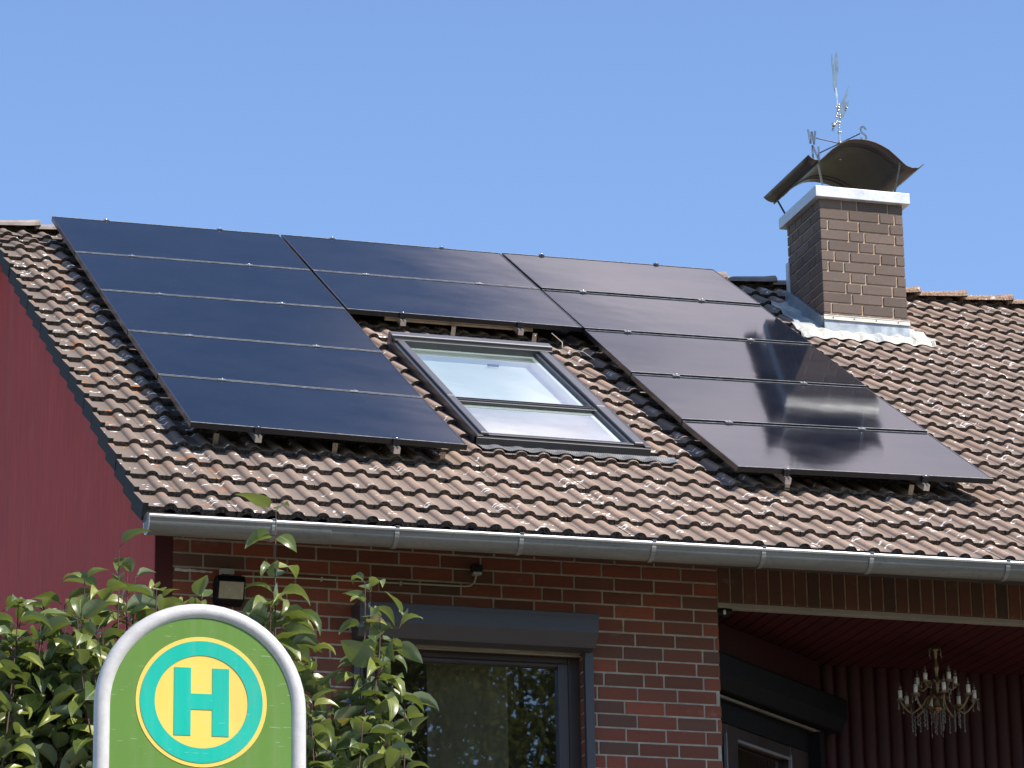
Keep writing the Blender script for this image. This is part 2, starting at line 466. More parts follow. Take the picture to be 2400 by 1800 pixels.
def mk_ridge_rough():
    m = Mat('rough_ridge_concrete')
    f = m.noise(m.co(), 60, 4, 0.7); g = m.noise(m.co(), 22, 3)
    c = m.mix(m.rng(f, 0.35, 0.65), (0.15, 0.095, 0.065), (0.42, 0.29, 0.20))
    c = m.mix(m.rng(g, 0.62, 0.68), c, (0.68, 0.62, 0.55))
    m.base(c); m.set(rough=0.95); m.bump(f, 0.9, 0.012)
    return m.m
M_['ridge_rough'] = mk_ridge_rough()

# ------------------------------------------------------------------ mesh helper
class MB:
    def __init__(s):
        s.v = []; s.f = []; s.mi = []; s.col = []; s.uv = []; s.sm = []
        s.hascol = False; s.hasuv = False
    def add(s, vs, fs, mi=0, col=None, uv=None, smooth=False, cols=None):
        b = len(s.v)
        s.v += [tuple(p) for p in vs]
        if cols is not None: s.col += cols; s.hascol = True
        else:
            s.col += [col or (0.5, 0.5, 0.5)] * len(vs)
            if col: s.hascol = True
        if uv is not None: s.uv += uv; s.hasuv = True
        else: s.uv += [(0, 0)] * len(vs)
        for f in fs:
            s.f.append([i + b for i in f]); s.mi.append(mi); s.sm.append(smooth)
    def box(s, a, b, mi=0, col=None, R=None, o=None, bev=0.0):
        x0, y0, z0 = a; x1, y1, z1 = b
        if bev > 0:
            # chamfered box: corner points pulled in along each axis
            vs = []; idx = {}
            for i, x in enumerate((x0, x1)):
                for j, y in enumerate((y0, y1)):
                    for k, z in enumerate((z0, z1)):
                        sx, sy, sz = (1 - 2 * i), (1 - 2 * j), (1 - 2 * k)
                        for a_ in range(3):
                            p = [x + sx * bev, y + sy * bev, z + sz * bev]
                            p[a_] = (x, y, z)[a_]
                            idx[(i, j, k, a_)] = len(vs); vs.append(Vector(p))
            fs = []
            for a_ in range(3):
                for side in (0, 1):
                    q = []
                    for u, w in ((0, 0), (1, 0), (1, 1), (0, 1)):
                        t = [0, 0, 0]; t[a_] = side; t[(a_ + 1) % 3] = u; t[(a_ + 2) % 3] = w
                        q.append(idx[(*t, a_)])
                    fs.append(q if side else q[::-1])
            for a_ in range(3):       # edges parallel to axis a_
                b1, b2 = (a_ + 1) % 3, (a_ + 2) % 3
                for u in (0, 1):
                    for w in (0, 1):
                        t0 = [0, 0, 0]; t0[b1] = u; t0[b2] = w; t1 = list(t0); t1[a_] = 1
                        q = [idx[(*t0, b1)], idx[(*t1, b1)], idx[(*t1, b2)], idx[(*t0, b2)]]
                        fs.append(q if (u ^ w) == 0 else q[::-1])
            for i in (0, 1):
                for j in (0, 1):
                    for k in (0, 1):
                        q = [idx[(i, j, k, 0)], idx[(i, j, k, 1)], idx[(i, j, k, 2)]]
                        fs.append(q if (i + j + k) % 2 else q[::-1])
        else:
            vs = [Vector(p) for p in ((x0, y0, z0), (x1, y0, z0), (x1, y1, z0), (x0, y1, z0), (x0, y0, z1), (x1, y0, z1), (x1, y1, z1), (x0, y1, z1))]
            fs = [[3, 2, 1, 0], [4, 5, 6, 7], [0, 1, 5, 4], [1, 2, 6, 5], [2, 3, 7, 6], [3, 0, 4, 7]]
        if R is not None: vs = [R @ v for v in vs]
        if o is not None: vs = [v + Vector(o) for v in vs]
        s.add(vs, fs, mi, col)
        return s
    def bar(s, p, q, w, h=None, mi=0, upv=(0, 0, 1)):
        p, q = Vector(p), Vector(q); h = h or w
        d = (q - p); L = d.length; d.normalize()
        u = Vector(upv)
        if abs(d.dot(u)) > 0.98: u = Vector((0, 1, 0))
        a = d.cross(u).normalized(); b = a.cross(d)
        R = Matrix((d, a, b)).transposed()
        return s.box((0, -w / 2, -h / 2), (L, w / 2, h / 2), mi, R=R, o=p)
    def tube(s, pts, r, n=8, mi=0, cap=True, col=None):
        pts = [Vector(p) for p in pts]
        rs = r if isinstance(r, (list, tuple)) else [r] * len(pts)
        vs = []; fs = []; prev = None
        for i, p in enumerate(pts):
            t = (pts[min(i + 1, len(pts) - 1)] - pts[max(i - 1, 0)])
            if t.length < 1e-9: t = Vector((0, 0, 1))
            t.normalize()
            if prev is None:
                a = t.orthogonal().normalized()
            else:
                a = (prev - t * prev.dot(t))
                a = a.normalized() if a.length > 1e-6 else t.orthogonal().normalized()
            prev = a; b = t.cross(a)
            for k in range(n):
                g = 2 * pi * k / n
                vs.append(p + (a * cos(g) + b * sin(g)) * rs[i])
        for i in range(len(pts) - 1):
            for k in range(n):
                fs.append([i * n + k, i * n + (k + 1) % n, (i + 1) * n + (k + 1) % n, (i + 1) * n + k])
        s.add(vs, fs, mi, col, smooth=True)
        if cap:
            s.add([vs[k] for k in range(n)], [list(range(n))[::-1]], mi, col)
            s.add([vs[-n + k] for k in range(n)], [list(range(n))], mi, col)
        return s
    def lathe(s, prof, c, n=16, mi=0, axis=None):
        c = Vector(c); vs = []; fs = []
        for r, z in prof:
            for k in range(n):
                g = 2 * pi * k / n
                vs.append(c + Vector((r * cos(g), r * sin(g), z)))
        for i in range(len(prof) - 1):
            for k in range(n):
                fs.append([i * n + k, i * n + (k + 1) % n, (i + 1) * n + (k + 1) % n, (i + 1) * n + k])
        s.add(vs, fs, mi, smooth=True)
        return s
    def ball(s, c, r, mi=0, n=8, sx=1, sz=1):
        prof = [(r * sin(pi * i / (n // 2 + 1)) * sx + 1e-5, -r * cos(pi * i / (n // 2 + 1)) * sz) for i in range(n // 2 + 2)]
        return s.lathe(prof, c, n, mi)
    def plate(s, poly, y, th, mi=0, f=None):
        # polygon given in (x, z), thickness along y
        n = len(poly)
        f = f or (lambda x, y_, z: Vector((x, y_, z)))
        a = [f(x, y - th / 2, z) for x, z in poly]; b = [f(x, y + th / 2, z) for x, z in poly]
        fs = [list(range(n)), list(range(n, 2 * n))[::-1]]
        fs += [[(i + 1) % n, i, n + i, n + (i + 1) % n] for i in range(n)]
        s.add(a + b, fs, mi)
        return s
    def prism(s, poly, x0, x1, mi=0):
        # polygon in (y, z) extruded along x
        n = len(poly)
        a = [Vector((x0, y, z)) for y, z in poly]; b = [Vector((x1, y, z)) for y, z in poly]
        fs = [list(range(n))[::-1], list(range(n, 2 * n))]
        fs += [[i, (i + 1) % n, n + (i + 1) % n, n + i] for i in range(n)]
        s.add(a + b, fs, mi)
        return s
    def build(s, name, mats, parent=None, bevel=0.0, loc=None):
        me = bpy.data.meshes.new(name)
        off = Vector(loc) if loc is not None else None
        vv = s.v if off is None else [tuple(Vector(p) - off) for p in s.v]
        me.from_pydata(vv, [], s.f)
        if not isinstance(mats, (list, tuple)): mats = [mats]
        for m in mats: me.materials.append(m)
        me.polygons.foreach_set('material_index', s.mi)
        me.polygons.foreach_set('use_smooth', s.sm)
        if s.hascol:
            ca = me.color_attributes.new('Col', 'FLOAT_COLOR', 'POINT')
            flat = []
            for c in s.col: flat += [c[0], c[1], c[2], 1.0]
            ca.data.foreach_set('color', flat)
        if s.hasuv:
            ul = me.uv_layers.new(name='UVMap')
            li = [0] * len(me.loops); me.loops.foreach_get('vertex_index', li)
            flat = []
            for i in li: flat += s.uv[i]
            ul.data.foreach_set('uv', flat)
        me.update()
        o = bpy.data.objects.new(name, me)
        C.objects.link(o)
        if off is not None: o.location = off
        if parent is not None:
            o.parent = parent
            # parents are Empties without rotation; offset by their world position
            p = parent; t = Vector((0, 0, 0))
            while p is not None:
                t += p.location; p = p.parent
            o.location = (off if off is not None else Vector((0, 0, 0))) - t
        if bevel:
            b = o.modifiers.new('bevel', 'BEVEL'); b.width = bevel; b.segments = 2; b.limit_method = 'ANGLE'
        return o

def tag(o, label=None, cat=None, group=None, kind=None):
    if label: o['label'] = label
    if cat: o['category'] = cat
    if group: o['group'] = group
    if kind: o['kind'] = kind
    return o
def thing(name, label, cat, loc=(0, 0, 0), group=None):
    o = bpy.data.objects.new(name, None)
    o.empty_display_size = 0.2
    C.objects.link(o); o.location = loc
    return tag(o, label, cat, group)

# ------------------------------------------------------------------ frame of the roof
PHI = 0.5537
CP, SP = cos(PHI), sin(PHI)
def RP(x, s, o):            # x along the eaves, s down the slope, o out of the roof
    return Vector((x, -s * CP - o * SP, -s * SP + o * CP))
GZ = -11.1                  # street level
FZ = -7.0                   # ground level at the house

# ================================================================== GROUND
def gh(x, y):
    t = min(1, max(0, (y + 17.5) / 8.5))
    t = t * t * (3 - 2 * t)
    return GZ + 0.12 + (FZ - GZ - 0.12) * t
mb = MB()
ys = [-19.0, -18.2, -17.5] + [-17 + 0.5 * i for i in range(17)] + [-8, -5, 5, 30, 120, 900]
xs = [-900, -120, -40, -20, -10, -5, -2, 0, 2, 5, 10, 20, 40, 120, 900]
for j in range(len(ys)):
    for i in range(len(xs)):
        mb.v.append((xs[i], ys[j], gh(xs[i], ys[j]))); mb.col.append((0, 0, 0)); mb.uv.append((0, 0))
for j in range(len(ys) - 1):
    for i in range(len(xs) - 1):
        n = len(xs); a = j * n + i
        mb.f.append([a, a + 1, a + n + 1, a + n]); mb.mi.append(0); mb.sm.append(True)
tag(mb.build('lawn_bank', M_['lawn']), kind='structure')
mb = MB(); mb.box((-900, -21.0, GZ - 0.3), (900, -19.15, GZ + 0.124))
tag(mb.build('pavement', M_['pave']), kind='structure')
mb = MB(); mb.box((-3.5, -8.8, FZ - 0.2), (11, -4.98, FZ + 0.02))  # unseen paving added to bounce warm light up to the walls
tag(mb.build('bounce_terrace', plain('bounce_terrace_stone', (0.17, 0.15, 0.12), 0.9, 0, 0.15, 5, 0.1)), kind='structure')
mb = MB(); mb.box((-900, -19.15, GZ - 0.3), (900, -19.0, GZ + 0.13)); mb.box((-900, -21.15, GZ - 0.3), (900, -21.0, GZ + 0.128))
tag(mb.build('kerb', M_['kerb']), kind='structure')
mb = MB(); mb.add([(-900, -29.5, GZ), (900, -29.5, GZ), (900, -21.15, GZ), (-900, -21.15, GZ)], [[0, 1, 2, 3]])
tag(mb.build('road', M_['road']), kind='structure')
mb = MB(); mb.add([(-900, -900, GZ + 0.05), (900, -900, GZ + 0.05), (900, -29.5, GZ + 0.05), (-900, -29.5, GZ + 0.05)], [[0, 1, 2, 3]])
tag(mb.build('meadow', M_['lawn']), kind='structure')

# ================================================================== HOUSE
house = thing('house', 'red brick house with brown tiled roof, dark red gable wall and covered corner porch', 'house', (3.0, -5.28, FZ))

# ---- roof tiles
P = 0.14725; X0R = 0.134 - 4 * P; RH = 0.0245; RW = 0.0345
S0, SPI = 1.27, 0.3205
KMIN, KMAX = -5, 18
BASE, STEP, TH = -0.186, 0.034, 0.037
XR_END = 10.6
SKX0, SKX1, SKS0, SKS1 = 2.03, 2.97, 2.97, 5.18
def warp(x, s):
    fx = max(0.0, min(1.0, (3.4 - x) / 2.2)); t = max(0.0, min(1.0, (s + 0.3) / 1.0)); t = t * t * (3 - 2 * t)
    b_ = max(0.0, min(1.0, (6.6 - s) / 1.6))
    return fx * (-0.030 * (1 - t) + 0.036 * t * b_)
def bump_h(d):
    d = abs(d)
    if d < RW * 0.90:
        return RH * sqrt(1 - (d / RW) ** 2)
    e = RH * sqrt(1 - 0.90 ** 2)
    t = (d - RW * 0.90) / (RW * 0.26)
    return e * max(0, 1 - t) ** 1.5
VX = -0.442
def roll_off(x):
    if x < X0R + 0.06: return 0.0
    k = round((x - X0R) / P)
    return bump_h(x - X0R - k * P)
def tile_top(x, s):
    k = math.ceil((s - S0) / SPI - 1e-6)
    t = 1 - (S0 + k * SPI - s) / SPI
    return BASE + STEP * t + roll_off(x) + warp(x, s)
def drape_top(x, s):
    h = 0.0
    for w_ in (-0.03, -0.015, 0, 0.015, 0.03):
        h += max(tile_top(x + w_ + d_, s + e_) for d_ in (-0.024, -0.012, 0, 0.012, 0.024) for e_ in (0, -0.05))
    return h / 5
DS = [-1.17, -1.02, -0.94, -0.82, -0.6, -0.3, 0.0, 0.3, 0.6, 0.82, 0.94, 1.02, 1.17]
mb = MB()
rt_ = random.Random(3)
i0 = 0
xt = X0R - 0.06          # left edge of first whole tile
col_i = 0
while xt < XR_END:
    w = 2 * P
    for k in range(KMIN, KMAX + 1):
        sf = S0 + k * SPI
        so = max(sf - SPI - 0.035, -0.44)
        dx = rt_.uniform(-0.0015, 0.0015); do = rt_.uniform(-0.0015, 0.002); dsk = rt_.uniform(-0.004, 0.004); ds = rt_.uniform(-0.003, 0.003)
        rv = min(1, max(0, rt_.gauss(0.5, 0.28)))
        xp = [xt + 0.001]
        for r in range(2):
            xc = X0R + round((xt + 0.06 - X0R) / P) * P + r * P
            for q in DS: xp.append(xc + q * RW)
        xp.append(xt + w - 0.0015)
        xp = [x for x in xp if x > VX]
        if xt < VX: xp = [VX] + xp
        rows = [(so, 0.0), (max(sf - 0.15, so + 0.02), 0.5), (sf - 0.008, 0.97), (sf - 0.001, 1.0)]
        vs = []; cols = []; uvs = []
        nx = len(xp)
        for ri, (s_, tb) in enumerate(rows):
            for x in xp:
                h = roll_off(x)
                tt = 1 - (sf - s_) / SPI
                o_ = BASE + STEP * tt + h + do - (0.004 if ri == 3 else 0) + warp(x, s_)
                ss = s_ + ds + dsk * (x - xt) / w
                vs.append(RP(x + dx, ss, o_)); cols.append((rv, h / RH, tb)); uvs.append((x + k * 0.0, s_))
        fs = []
        hole = False
        for ri in range(3):
            for j in range(nx - 1):
                cx = (xp[j] + xp[j + 1]) / 2; cs = (rows[ri][0] + rows[ri + 1][0]) / 2
                if SKX0 < cx < SKX1 and 2.90 < cs < 5.26: continue
                fs.append([ri * nx + j, (ri + 1) * nx + j, (ri + 1) * nx + j + 1, ri * nx + j + 1])
        mb.add(vs, fs, 0, uv=uvs, cols=cols, smooth=True)
        # front face and underside lip
        vs2 = []; fs2 = []
        for j, x in enumerate(xp):
            p = vs[3 * nx + j]
            n_ = Vector((0, -SP, CP))
            jit = 0.003 * noise.noise(Vector((x * 60, k * 7.1, 0)))
            vs2.append(p); vs2.append(p - n_ * (TH + jit)); vs2.append(RP(x, sf - 0.12, BASE + STEP * 0.7 + roll_off(x) - TH - 0.001 + warp(x, sf)))
        for j in range(nx - 1):
            cx = (xp[j] + xp[j + 1]) / 2
            if SKX0 < cx < SKX1 and 2.90 < sf < 5.26: continue
            fs2.append([3 * j, 3 * j + 1, 3 * j + 4, 3 * j + 3]); fs2.append([3 * j + 1, 3 * j + 2, 3 * j + 5, 3 * j + 4])
        mb.add(vs2, fs2, 1)
    xt += w
# verge: raised rim and hanging flange on each left-hand tile
for k in range(KMIN, KMAX + 1):
    sf = S0 + k * SPI; x1 = VX + 0.004; x0 = x1 - 0.030
    j1, j2 = rt_.uniform(-0.004, 0.004), rt_.uniform(-0.003, 0.003)
    a, b = sf - SPI - 0.02, sf + j2
    o0, o1 = BASE + 0.014 + warp(x0, a), BASE + STEP + 0.014 + warp(x0, b)
    vs = [RP(x0 + j1, a, o0), RP(x1, a, o0), RP(x1, b, o1), RP(x0 + j1, b, o1),
          RP(x0 + j1, a, o0 - 0.105), RP(x1, a, o0 - 0.105), RP(x1, b, o1 - 0.105), RP(x0 + j1, b, o1 - 0.105)]
    mb.add(vs[:4], [[0, 1, 2, 3]], 0, uv=[(x0, a), (x1, a), (x1, b), (x0, b)], col=(rt_.uniform(0.2, 0.7), 0.1, 0.2))
    mb.add(vs, [[4, 5, 6, 7][::-1], [0, 3, 7, 4], [1, 5, 6, 2], [3, 2, 6, 7][::-1]], 2)
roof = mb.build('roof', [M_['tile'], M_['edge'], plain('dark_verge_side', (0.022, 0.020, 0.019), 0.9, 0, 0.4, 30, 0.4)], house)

# roof boarding, rear slope
mb = MB()
def slab(x0, x1, s0, s1, o0, o1, m=mb, mi=0):
    vs = [RP(x, s, o) for o in (o0, o1) for s in (s0, s1) for x in (x0, x1)]
    m.add(vs, [[0, 1, 3, 2], [4, 6, 7, 5], [0, 4, 5, 1], [2, 3, 7, 6], [0, 2, 6, 4], [1, 5, 7, 3]], mi)
XL, XE = -0.425, 10.6
for (a, b, c, d) in ((XL, SKX0, -0.5, 7.04), (SKX1, XE, -0.5, 7.04), (SKX0, SKX1, -0.5, SKS0), (SKX0, SKX1, SKS1, 6.95)):
    slab(a, b, c, d, -0.26, -0.22)
RY = 0.45; RZ = 0.10
mb.add([(XL, RY, RZ - 0.05), (XE, RY, RZ - 0.05), (XE, 7.2, RZ - 0.05 - 6.75 * SP / CP), (XL, 7.2, RZ - 0.05 - 6.75 * SP / CP)], [[0, 1, 2, 3]])
mb.build('roof_boarding', plain('roof_boarding_wood', (0.04, 0.03, 0.025), 0.8), roof)

# ridge tiles
def ridge_tile(x0, x1, mat, zo):
    m = MB(); prof = []
    for a, r in ((-1.0, 0), (-0.98, 0.35), (-0.80, 0.72), (-0.5, 0.95), (-0.2, 1.0), (0.2, 1.0), (0.5, 0.95), (0.80, 0.72), (0.98, 0.35), (1.0, 0)):
        prof.append((a * 0.155, r))
    vs = []; n_ = len(prof)
    st = [(x0, 0.062, 0.0, 0.90), (x1 - 0.09, 0.072, 0.018, 0.99), (x1 - 0.005, 0.078, 0.026, 1.04), (x1, 0.066, 0.026, 1.0)]
    for x, h, dz, wsc in st:
        for y, r in prof:
            vs.append((x, RY + y * wsc, zo + dz + r * h - 0.0))
    fs = []
    for i in range(3):
        for j in range(n_ - 1):
            fs.append([i * n_ + j, (i + 1) * n_ + j, (i + 1) * n_ + j + 1, i * n_ + j + 1])
    fs.append(list(range(3 * n_, 4 * n_)))
    fs.append(list(range(n_))[::-1])
    m.add(vs, fs, smooth=True)
    o = m.build('ridge_tile', mat, roof)
    sd_ = o.modifiers.new('solid', 'EDGE_SPLIT'); sd_.split_angle = radians(38)
    return o
xx = -0.48
while xx < 10.5:
    rough_ = xx > 6.2
    if rough_: L = 0.405
    else: L = 0.42
    ridge_tile(xx, xx + L + 0.03, M_['ridge_rough'] if rough_ else M_['ridge_old'], (0.052 if rough_ else 0.0 + 0.0075 * xx) + 0.004 * noise.noise(Vector((xx * 3, 0, 0))))
    xx += L
# ridge roll (dark membrane under the ridge tiles)
mb = MB()
mb.tube([(XL + 0.02, RY, -0.05), (XE, RY, -0.02)], 0.06, 8)
mb.build('ridge_membrane', M_['black'], roof)

# ---- walls
WY = -5.28
def brick_wall(name, x0, x1, z0, z1, holes, parent, seed=1, mat='brick', mort='mortar', length=0.24, h=0.0713, joint=0.0119, stretcher_only=False,
               plane='front', yy=WY, phase=0.0, depth=0.012, hp=0.11):
    """Real bricks in courses standing proud of a mortar sheet; returns the brick object."""
    r = random.Random(seed); m = MB(); pitch = h + joint
    def put(xa, xb, za, zb):
        for (hx0, hx1, hz0, hz1) in holes:
            if xb > hx0 + 1e-4 and xa < hx1 - 1e-4 and zb > hz0 + 1e-4 and za < hz1 - 1e-4:
                if xa < hx0 - 0.02: put(xa, hx0, za, zb)
                if xb > hx1 + 0.02: put(hx1, xb, za, zb)
                if zb > hz1 + 0.02 and xa >= hx0 - 0.02 and xb <= hx1 + 0.02: put(xa, xb, hz1, zb)
                return
        c = (r.random(), r.random() ** 1.3, 0)
        d = depth + r.uniform(-0.0015, 0.0015)
        jz = r.uniform(-0.001, 0.001)
        if plane == 'front': m.box((xa, yy - 0.0, za + jz), (xb, yy + depth + 0.0, zb + jz), 0, c, bev=0.0018) if False else m.box((xa, yy + depth - d, za + jz), (xb, yy + depth + 0.01, zb + jz), 0, c, bev=0.002)
        else: m.box((yy + depth - d, xa, za + jz), (yy + depth + 0.01, xb, zb + jz), 0, c, bev=0.002)
    z = z1 - h; row = 0
    while z + h > z0:
        x = x0 - 0.06 - (row % 2) * 0.078 - r.uniform(0, 0.01) - phase - (r.choice((0, 0.12)) if mat == 'c' else 0)
        while x < x1:
            L = length if (stretcher_only or r.random() > hp) else length / 2 - joint / 2
            a, b = max(x, x0), min(x + L, x1)
            if b - a > 0.02: put(a, b, max(z, z0), z + h)
            x += L + joint
        z -= pitch; row += 1
    return m
WTOP = -3.60
win = (0.945, 2.330, -6.0, -4.395)
m = brick_wall('front', -0.165, 3.19, FZ - 0.1, WTOP, [win], house, 11)
fwall = m.build('front_wall', M_['brick'], house)
mb = MB()
my = WY + 0.005
for (a, b, c, d) in ((-0.165, win[0], FZ - 0.3, WTOP), (win[1], 3.185, FZ - 0.3, WTOP), (win[0], win[1], win[3], WTOP), (win[0], win[1], FZ - 0.3, win[2])):
    mb.box((a, my, c), (b, my + 0.22, d))
mb.build('mortar_bed', M_['mortar'], fwall)
# reveal bricks right of the window
m = MB(); r = random.Random(5)
z = WTOP - 0.0713
while z > -6.0:
    if z < -4.40:
        c = (r.random() * 0.6, r.random(), 0)
        m.box((win[1] - 0.004, WY + 0.0, z), (win[1] + 0.006, WY + 0.11, z + 0.0713), 0, c)
    z -= 0.0832
m.build('reveal_brick', M_['brick'], fwall)

# corner board and gable wall
mb = MB(); mb.box((-0.27, WY - 0.002, FZ - 0.3), (-0.1655, WY + 0.12, WTOP))
mb.build('corner_board', M_['corner'], house, 0.003)
mb = MB()
gx = -0.272
top = lambda y: -0.26 / CP + (y) * SP / CP if y < RY else -0.26 / CP + (2 * RY - y) * SP / CP
gy = [WY + 0.004, -3.5, -1.5, RY, 2.5, 4.5, 6.6]
vs = []; 
for y in gy: vs += [(gx, y, FZ - 0.3), (gx, y, top(y)), (gx + 0.10, y, FZ - 0.3), (gx + 0.10, y, top(y))]
fs = []
for i in range(len(gy) - 1):
    a = 4 * i
    fs += [[a, a + 1, a + 5, a + 4], [a + 2, a + 6, a + 7, a + 3], [a + 1, a + 3, a + 7, a + 5]]
fs += [[0, 2, 3, 1]]
mb.add(vs, fs)
mb.build('gable_wall', M_['gable'], house)
mb = MB()                                     # eaves board over the wall
mb.box((-0.46, -5.965, -3.975), (10.6, -5.85, -3.885))
mb.build('eaves_board', plain('dark_soffit', (0.035, 0.025, 0.02), 0.7), house)
# rear, right and inner walls so that the house is closed
mb = MB()
mb.box((-0.03, 6.35, FZ - 0.3), (10.2, 6.6, top(6.6) + 0.05)); mb.box((9.95, WY + 0.3, FZ - 0.3), (10.2, 6.35, -3.8))
mb.build('rear_wall', M_['gable'], house)

# ---- soldier course over the porch
m = MB(); r = random.Random(21)
x = 3.198; LB = -4.035
while x < 9.9:
    c = (r.random(), r.random() ** 1.2, 0)
    d = r.uniform(-0.0015, 0.0015)
    m.box((x, WY + d, LB), (x + 0.0713, WY + 0.115, -3.66), 0, c, bev=0.002)
    x += 0.0713 + 0.0119 + r.uniform(-0.0012, 0.0012)
lint = m.build('porch_lintel', M_['soldier'], house)
mb = MB(); mb.box((3.19, WY + 0.007, LB + 0.003), (9.95, WY + 0.11, -3.655))
mb.build('mortar_bed', mk_mortar('lintel_mortar', (0.40, 0.29, 0.19)), lint)
mb = MB(); mb.box((3.192, WY + 0.012, LB - 0.032), (9.95, WY + 0.075, LB - 0.001)); mb.build('edge_strip', M_['white_strip'], lint, 0.002)
m2 = brick_wall('pier', 9.2, 9.95, FZ - 0.1, LB - 0.04, [], house, 31)
pier = m2.build('porch_pier', M_['brick'], house)
mb = MB(); mb.box((9.2, my, FZ - 0.3), (9.95, my + 0.3, LB - 0.04)); mb.build('mortar_bed', M_['mortar'], pier)

# ---- porch: ceiling boards, slanted wall, rear boards
CZ = -4.055
mb = MB(); x = 3.0
while x < 9.95:
    mb.box((x, WY + 0.08, CZ), (x + 0.088, -3.80, CZ + 0.02), bev=0.004)
    x += 0.094
mb.box((3.0, WY + 0.08, CZ + 0.016), (9.95, -3.8, CZ + 0.05))
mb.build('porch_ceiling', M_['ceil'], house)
mb = MB(); x = 4.30; i = 0
BYW = -3.90
while x < 9.95:
    mb.tube([(x + 0.045, BYW + 0.035, FZ - 0.2), (x + 0.045, BYW + 0.035, CZ - 0.002)], 0.053, 18)
    x += 0.094; i += 1
mb.box((4.30, BYW + 0.018, FZ - 0.2), (9.95, BYW + 0.15, CZ - 0.002))
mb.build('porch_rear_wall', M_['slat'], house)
mb = MB(); mb.box((3.19, -5.2, FZ - 0.2), (9.95, -3.7, FZ + 0.03)); mb.build('porch_floor', M_['pave'], house)
TH_ = radians(48.5); dd = Vector((sin(TH_), cos(TH_), 0)); dn = Vector((cos(TH_), -sin(TH_), 0))
D0 = Vector((3.25, -5.2, 0))
def DP(t, n_, z): return D0 + dd * t + dn * n_ + Vector((0, 0, z))
RD = Matrix((dd, dn, Vector((0, 0, 1)))).transposed()
def dbox(m, t0, t1, n0, n1, z0, z1, mi=0, bev=0.0): m.box((t0, n0, z0), (t1, n1, z1), mi, R=RD, o=D0, bev=bev)
mb = MB(); dbox(mb, -0.12, 1.64, -0.30, -0.19, -4.62, CZ - 0.002)
dbox(mb, 1.42, 1.64, -0.30, -0.19, FZ, -4.62)
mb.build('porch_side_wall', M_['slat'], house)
def prof_box(prof, t0, t1):
    m = MB(); n_ = len(prof)
    a = [DP(t0, p, z) for p, z in prof]; b = [DP(t1, p, z) for p, z in prof]
    m.add(a + b, [list(range(n_)), list(range(n_, 2 * n_))[::-1]] + [[(i + 1) % n_, i, n_ + i, n_ + (i + 1) % n_] for i in range(n_)])
    return m
win2 = bpy.data.objects.new('window', None); C.objects.link(win2); win2.parent = house
win2.location = Vector((3.9, -4.7, -5.0)) - house.location
m = prof_box([(-0.19, -4.315), (-0.01, -4.325), (0.0, -4.34), (0.0, -4.46), (-0.05, -4.535), (-0.19, -4.54)], -0.06, 1.64)
m.build('shutter_box', M_['anth_d'], win2, 0.003)
m = MB(); dbox(m, -0.06, 1.42, -0.10, -0.085, -4.575, -4.56); m.build('drip_rail', M_['gold'], win2)
m = MB()
dbox(m, 1.36, 1.42, -0.15, -0.06, FZ + .03, -4.575); dbox(m, -0.06, 1.36, -0.19, -0.14, -4.70, -4.545)
m.build('guide_rail', M_['anth_d'], win2, 0.002)
m = MB()
dbox(m, -0.06, 0.0, -0.22, -0.15, FZ + .03, -4.70); dbox(m, 0.27, 0.42, -0.22, -0.15, FZ + .03, -4.70); dbox(m, 1.12, 1.36, -0.22, -0.15, FZ + .03, -4.70)
dbox(m, -0.06, 1.36, -0.22, -0.155, -4.78, -4.70)
m.build('window_frame', M_['wframe'], win2, 0.004)
m = MB(); dbox(m, 0.255, 0.27, -0.16, -0.142, FZ + .03, -4.76); dbox(m, 1.105, 1.12, -0.16, -0.142, FZ + .03, -4.76); dbox(m, 0.42, 1.12, -0.16, -0.146, -4.79, -4.775)
m.build('glazing_bead', plain('grey_glazing_bead', (0.16, 0.16, 0.17), 0.4), win2)
for a_, b_ in ((0.0, 0.27), (0.42, 1.12)):
    m = MB(); m.add([DP(a_, -0.197, FZ + .03), DP(b_, -0.197, FZ + .03), DP(b_, -0.197, -4.78), DP(a_, -0.197, -4.78)], [[0, 1, 2, 3]]); m.build('pane', M_['pane'], win2)
m = MB(); dbox(m, -0.06, 1.42, -0.9, -0.88, FZ, -4.3); m.build('dark_interior', M_['room'], win2)

# ---- front window
w1 = bpy.data.objects.new('window', None); C.objects.link(w1); w1.parent = house
w1.location = Vector((1.64, -5.2, -5.2)) - house.location
mb = MB()
mb.prism([(WY - 0.002, -4.190), (WY - 0.185, -4.203), (WY - 0.20, -4.216), (WY - 0.20, -4.322), (WY - 0.135, -4.400), (WY - 0.002, -4.402)], 0.902, 2.362)
sb = mb.build('shutter_box', M_['anth'], w1, 0.004)
mb = MB(); mb.prism([(WY - 0.17, -4.196), (WY - 0.203, -4.206), (WY - 0.2035, -4.234), (WY - 0.17, -4.234)], 0.898, 2.366)
mb.build('top_lip', M_['anth'], sb, 0.002)
mb = MB(); mb.box((0.905, WY - 0.045, -6.0), (0.956, WY + 0.02, -4.402)); mb.build('guide_rail', M_['anth'], w1, 0.003)
mb = MB(); mb.box((2.322, WY - 0.045, -6.0), (2.375, WY - 0.001, -4.402)); mb.build('guide_rail', M_['anth'], w1, 0.003)
mb = MB(); mb.box((0.956, WY + 0.015, -4.422), (2.32, WY + 0.03, -4.412)); mb.build('drip_rail', M_['gold'], w1)
FY = WY + 0.10
mb = MB()
mb.box((0.945, FY - 0.02, -6.0), (1.001, FY + 0.06, -4.395)); mb.box((2.255, FY - 0.02, -6.0), (2.330, FY + 0.06, -4.395)); mb.box((1.001, FY - 0.019, -4.452), (2.255, FY + 0.06, -4.395))
mb.box((1.001, FY - 0.019, -6.0), (2.255, FY + 0.06, -5.93))
mb.build('window_frame', M_['wframe'], w1, 0.004)
mb = MB()
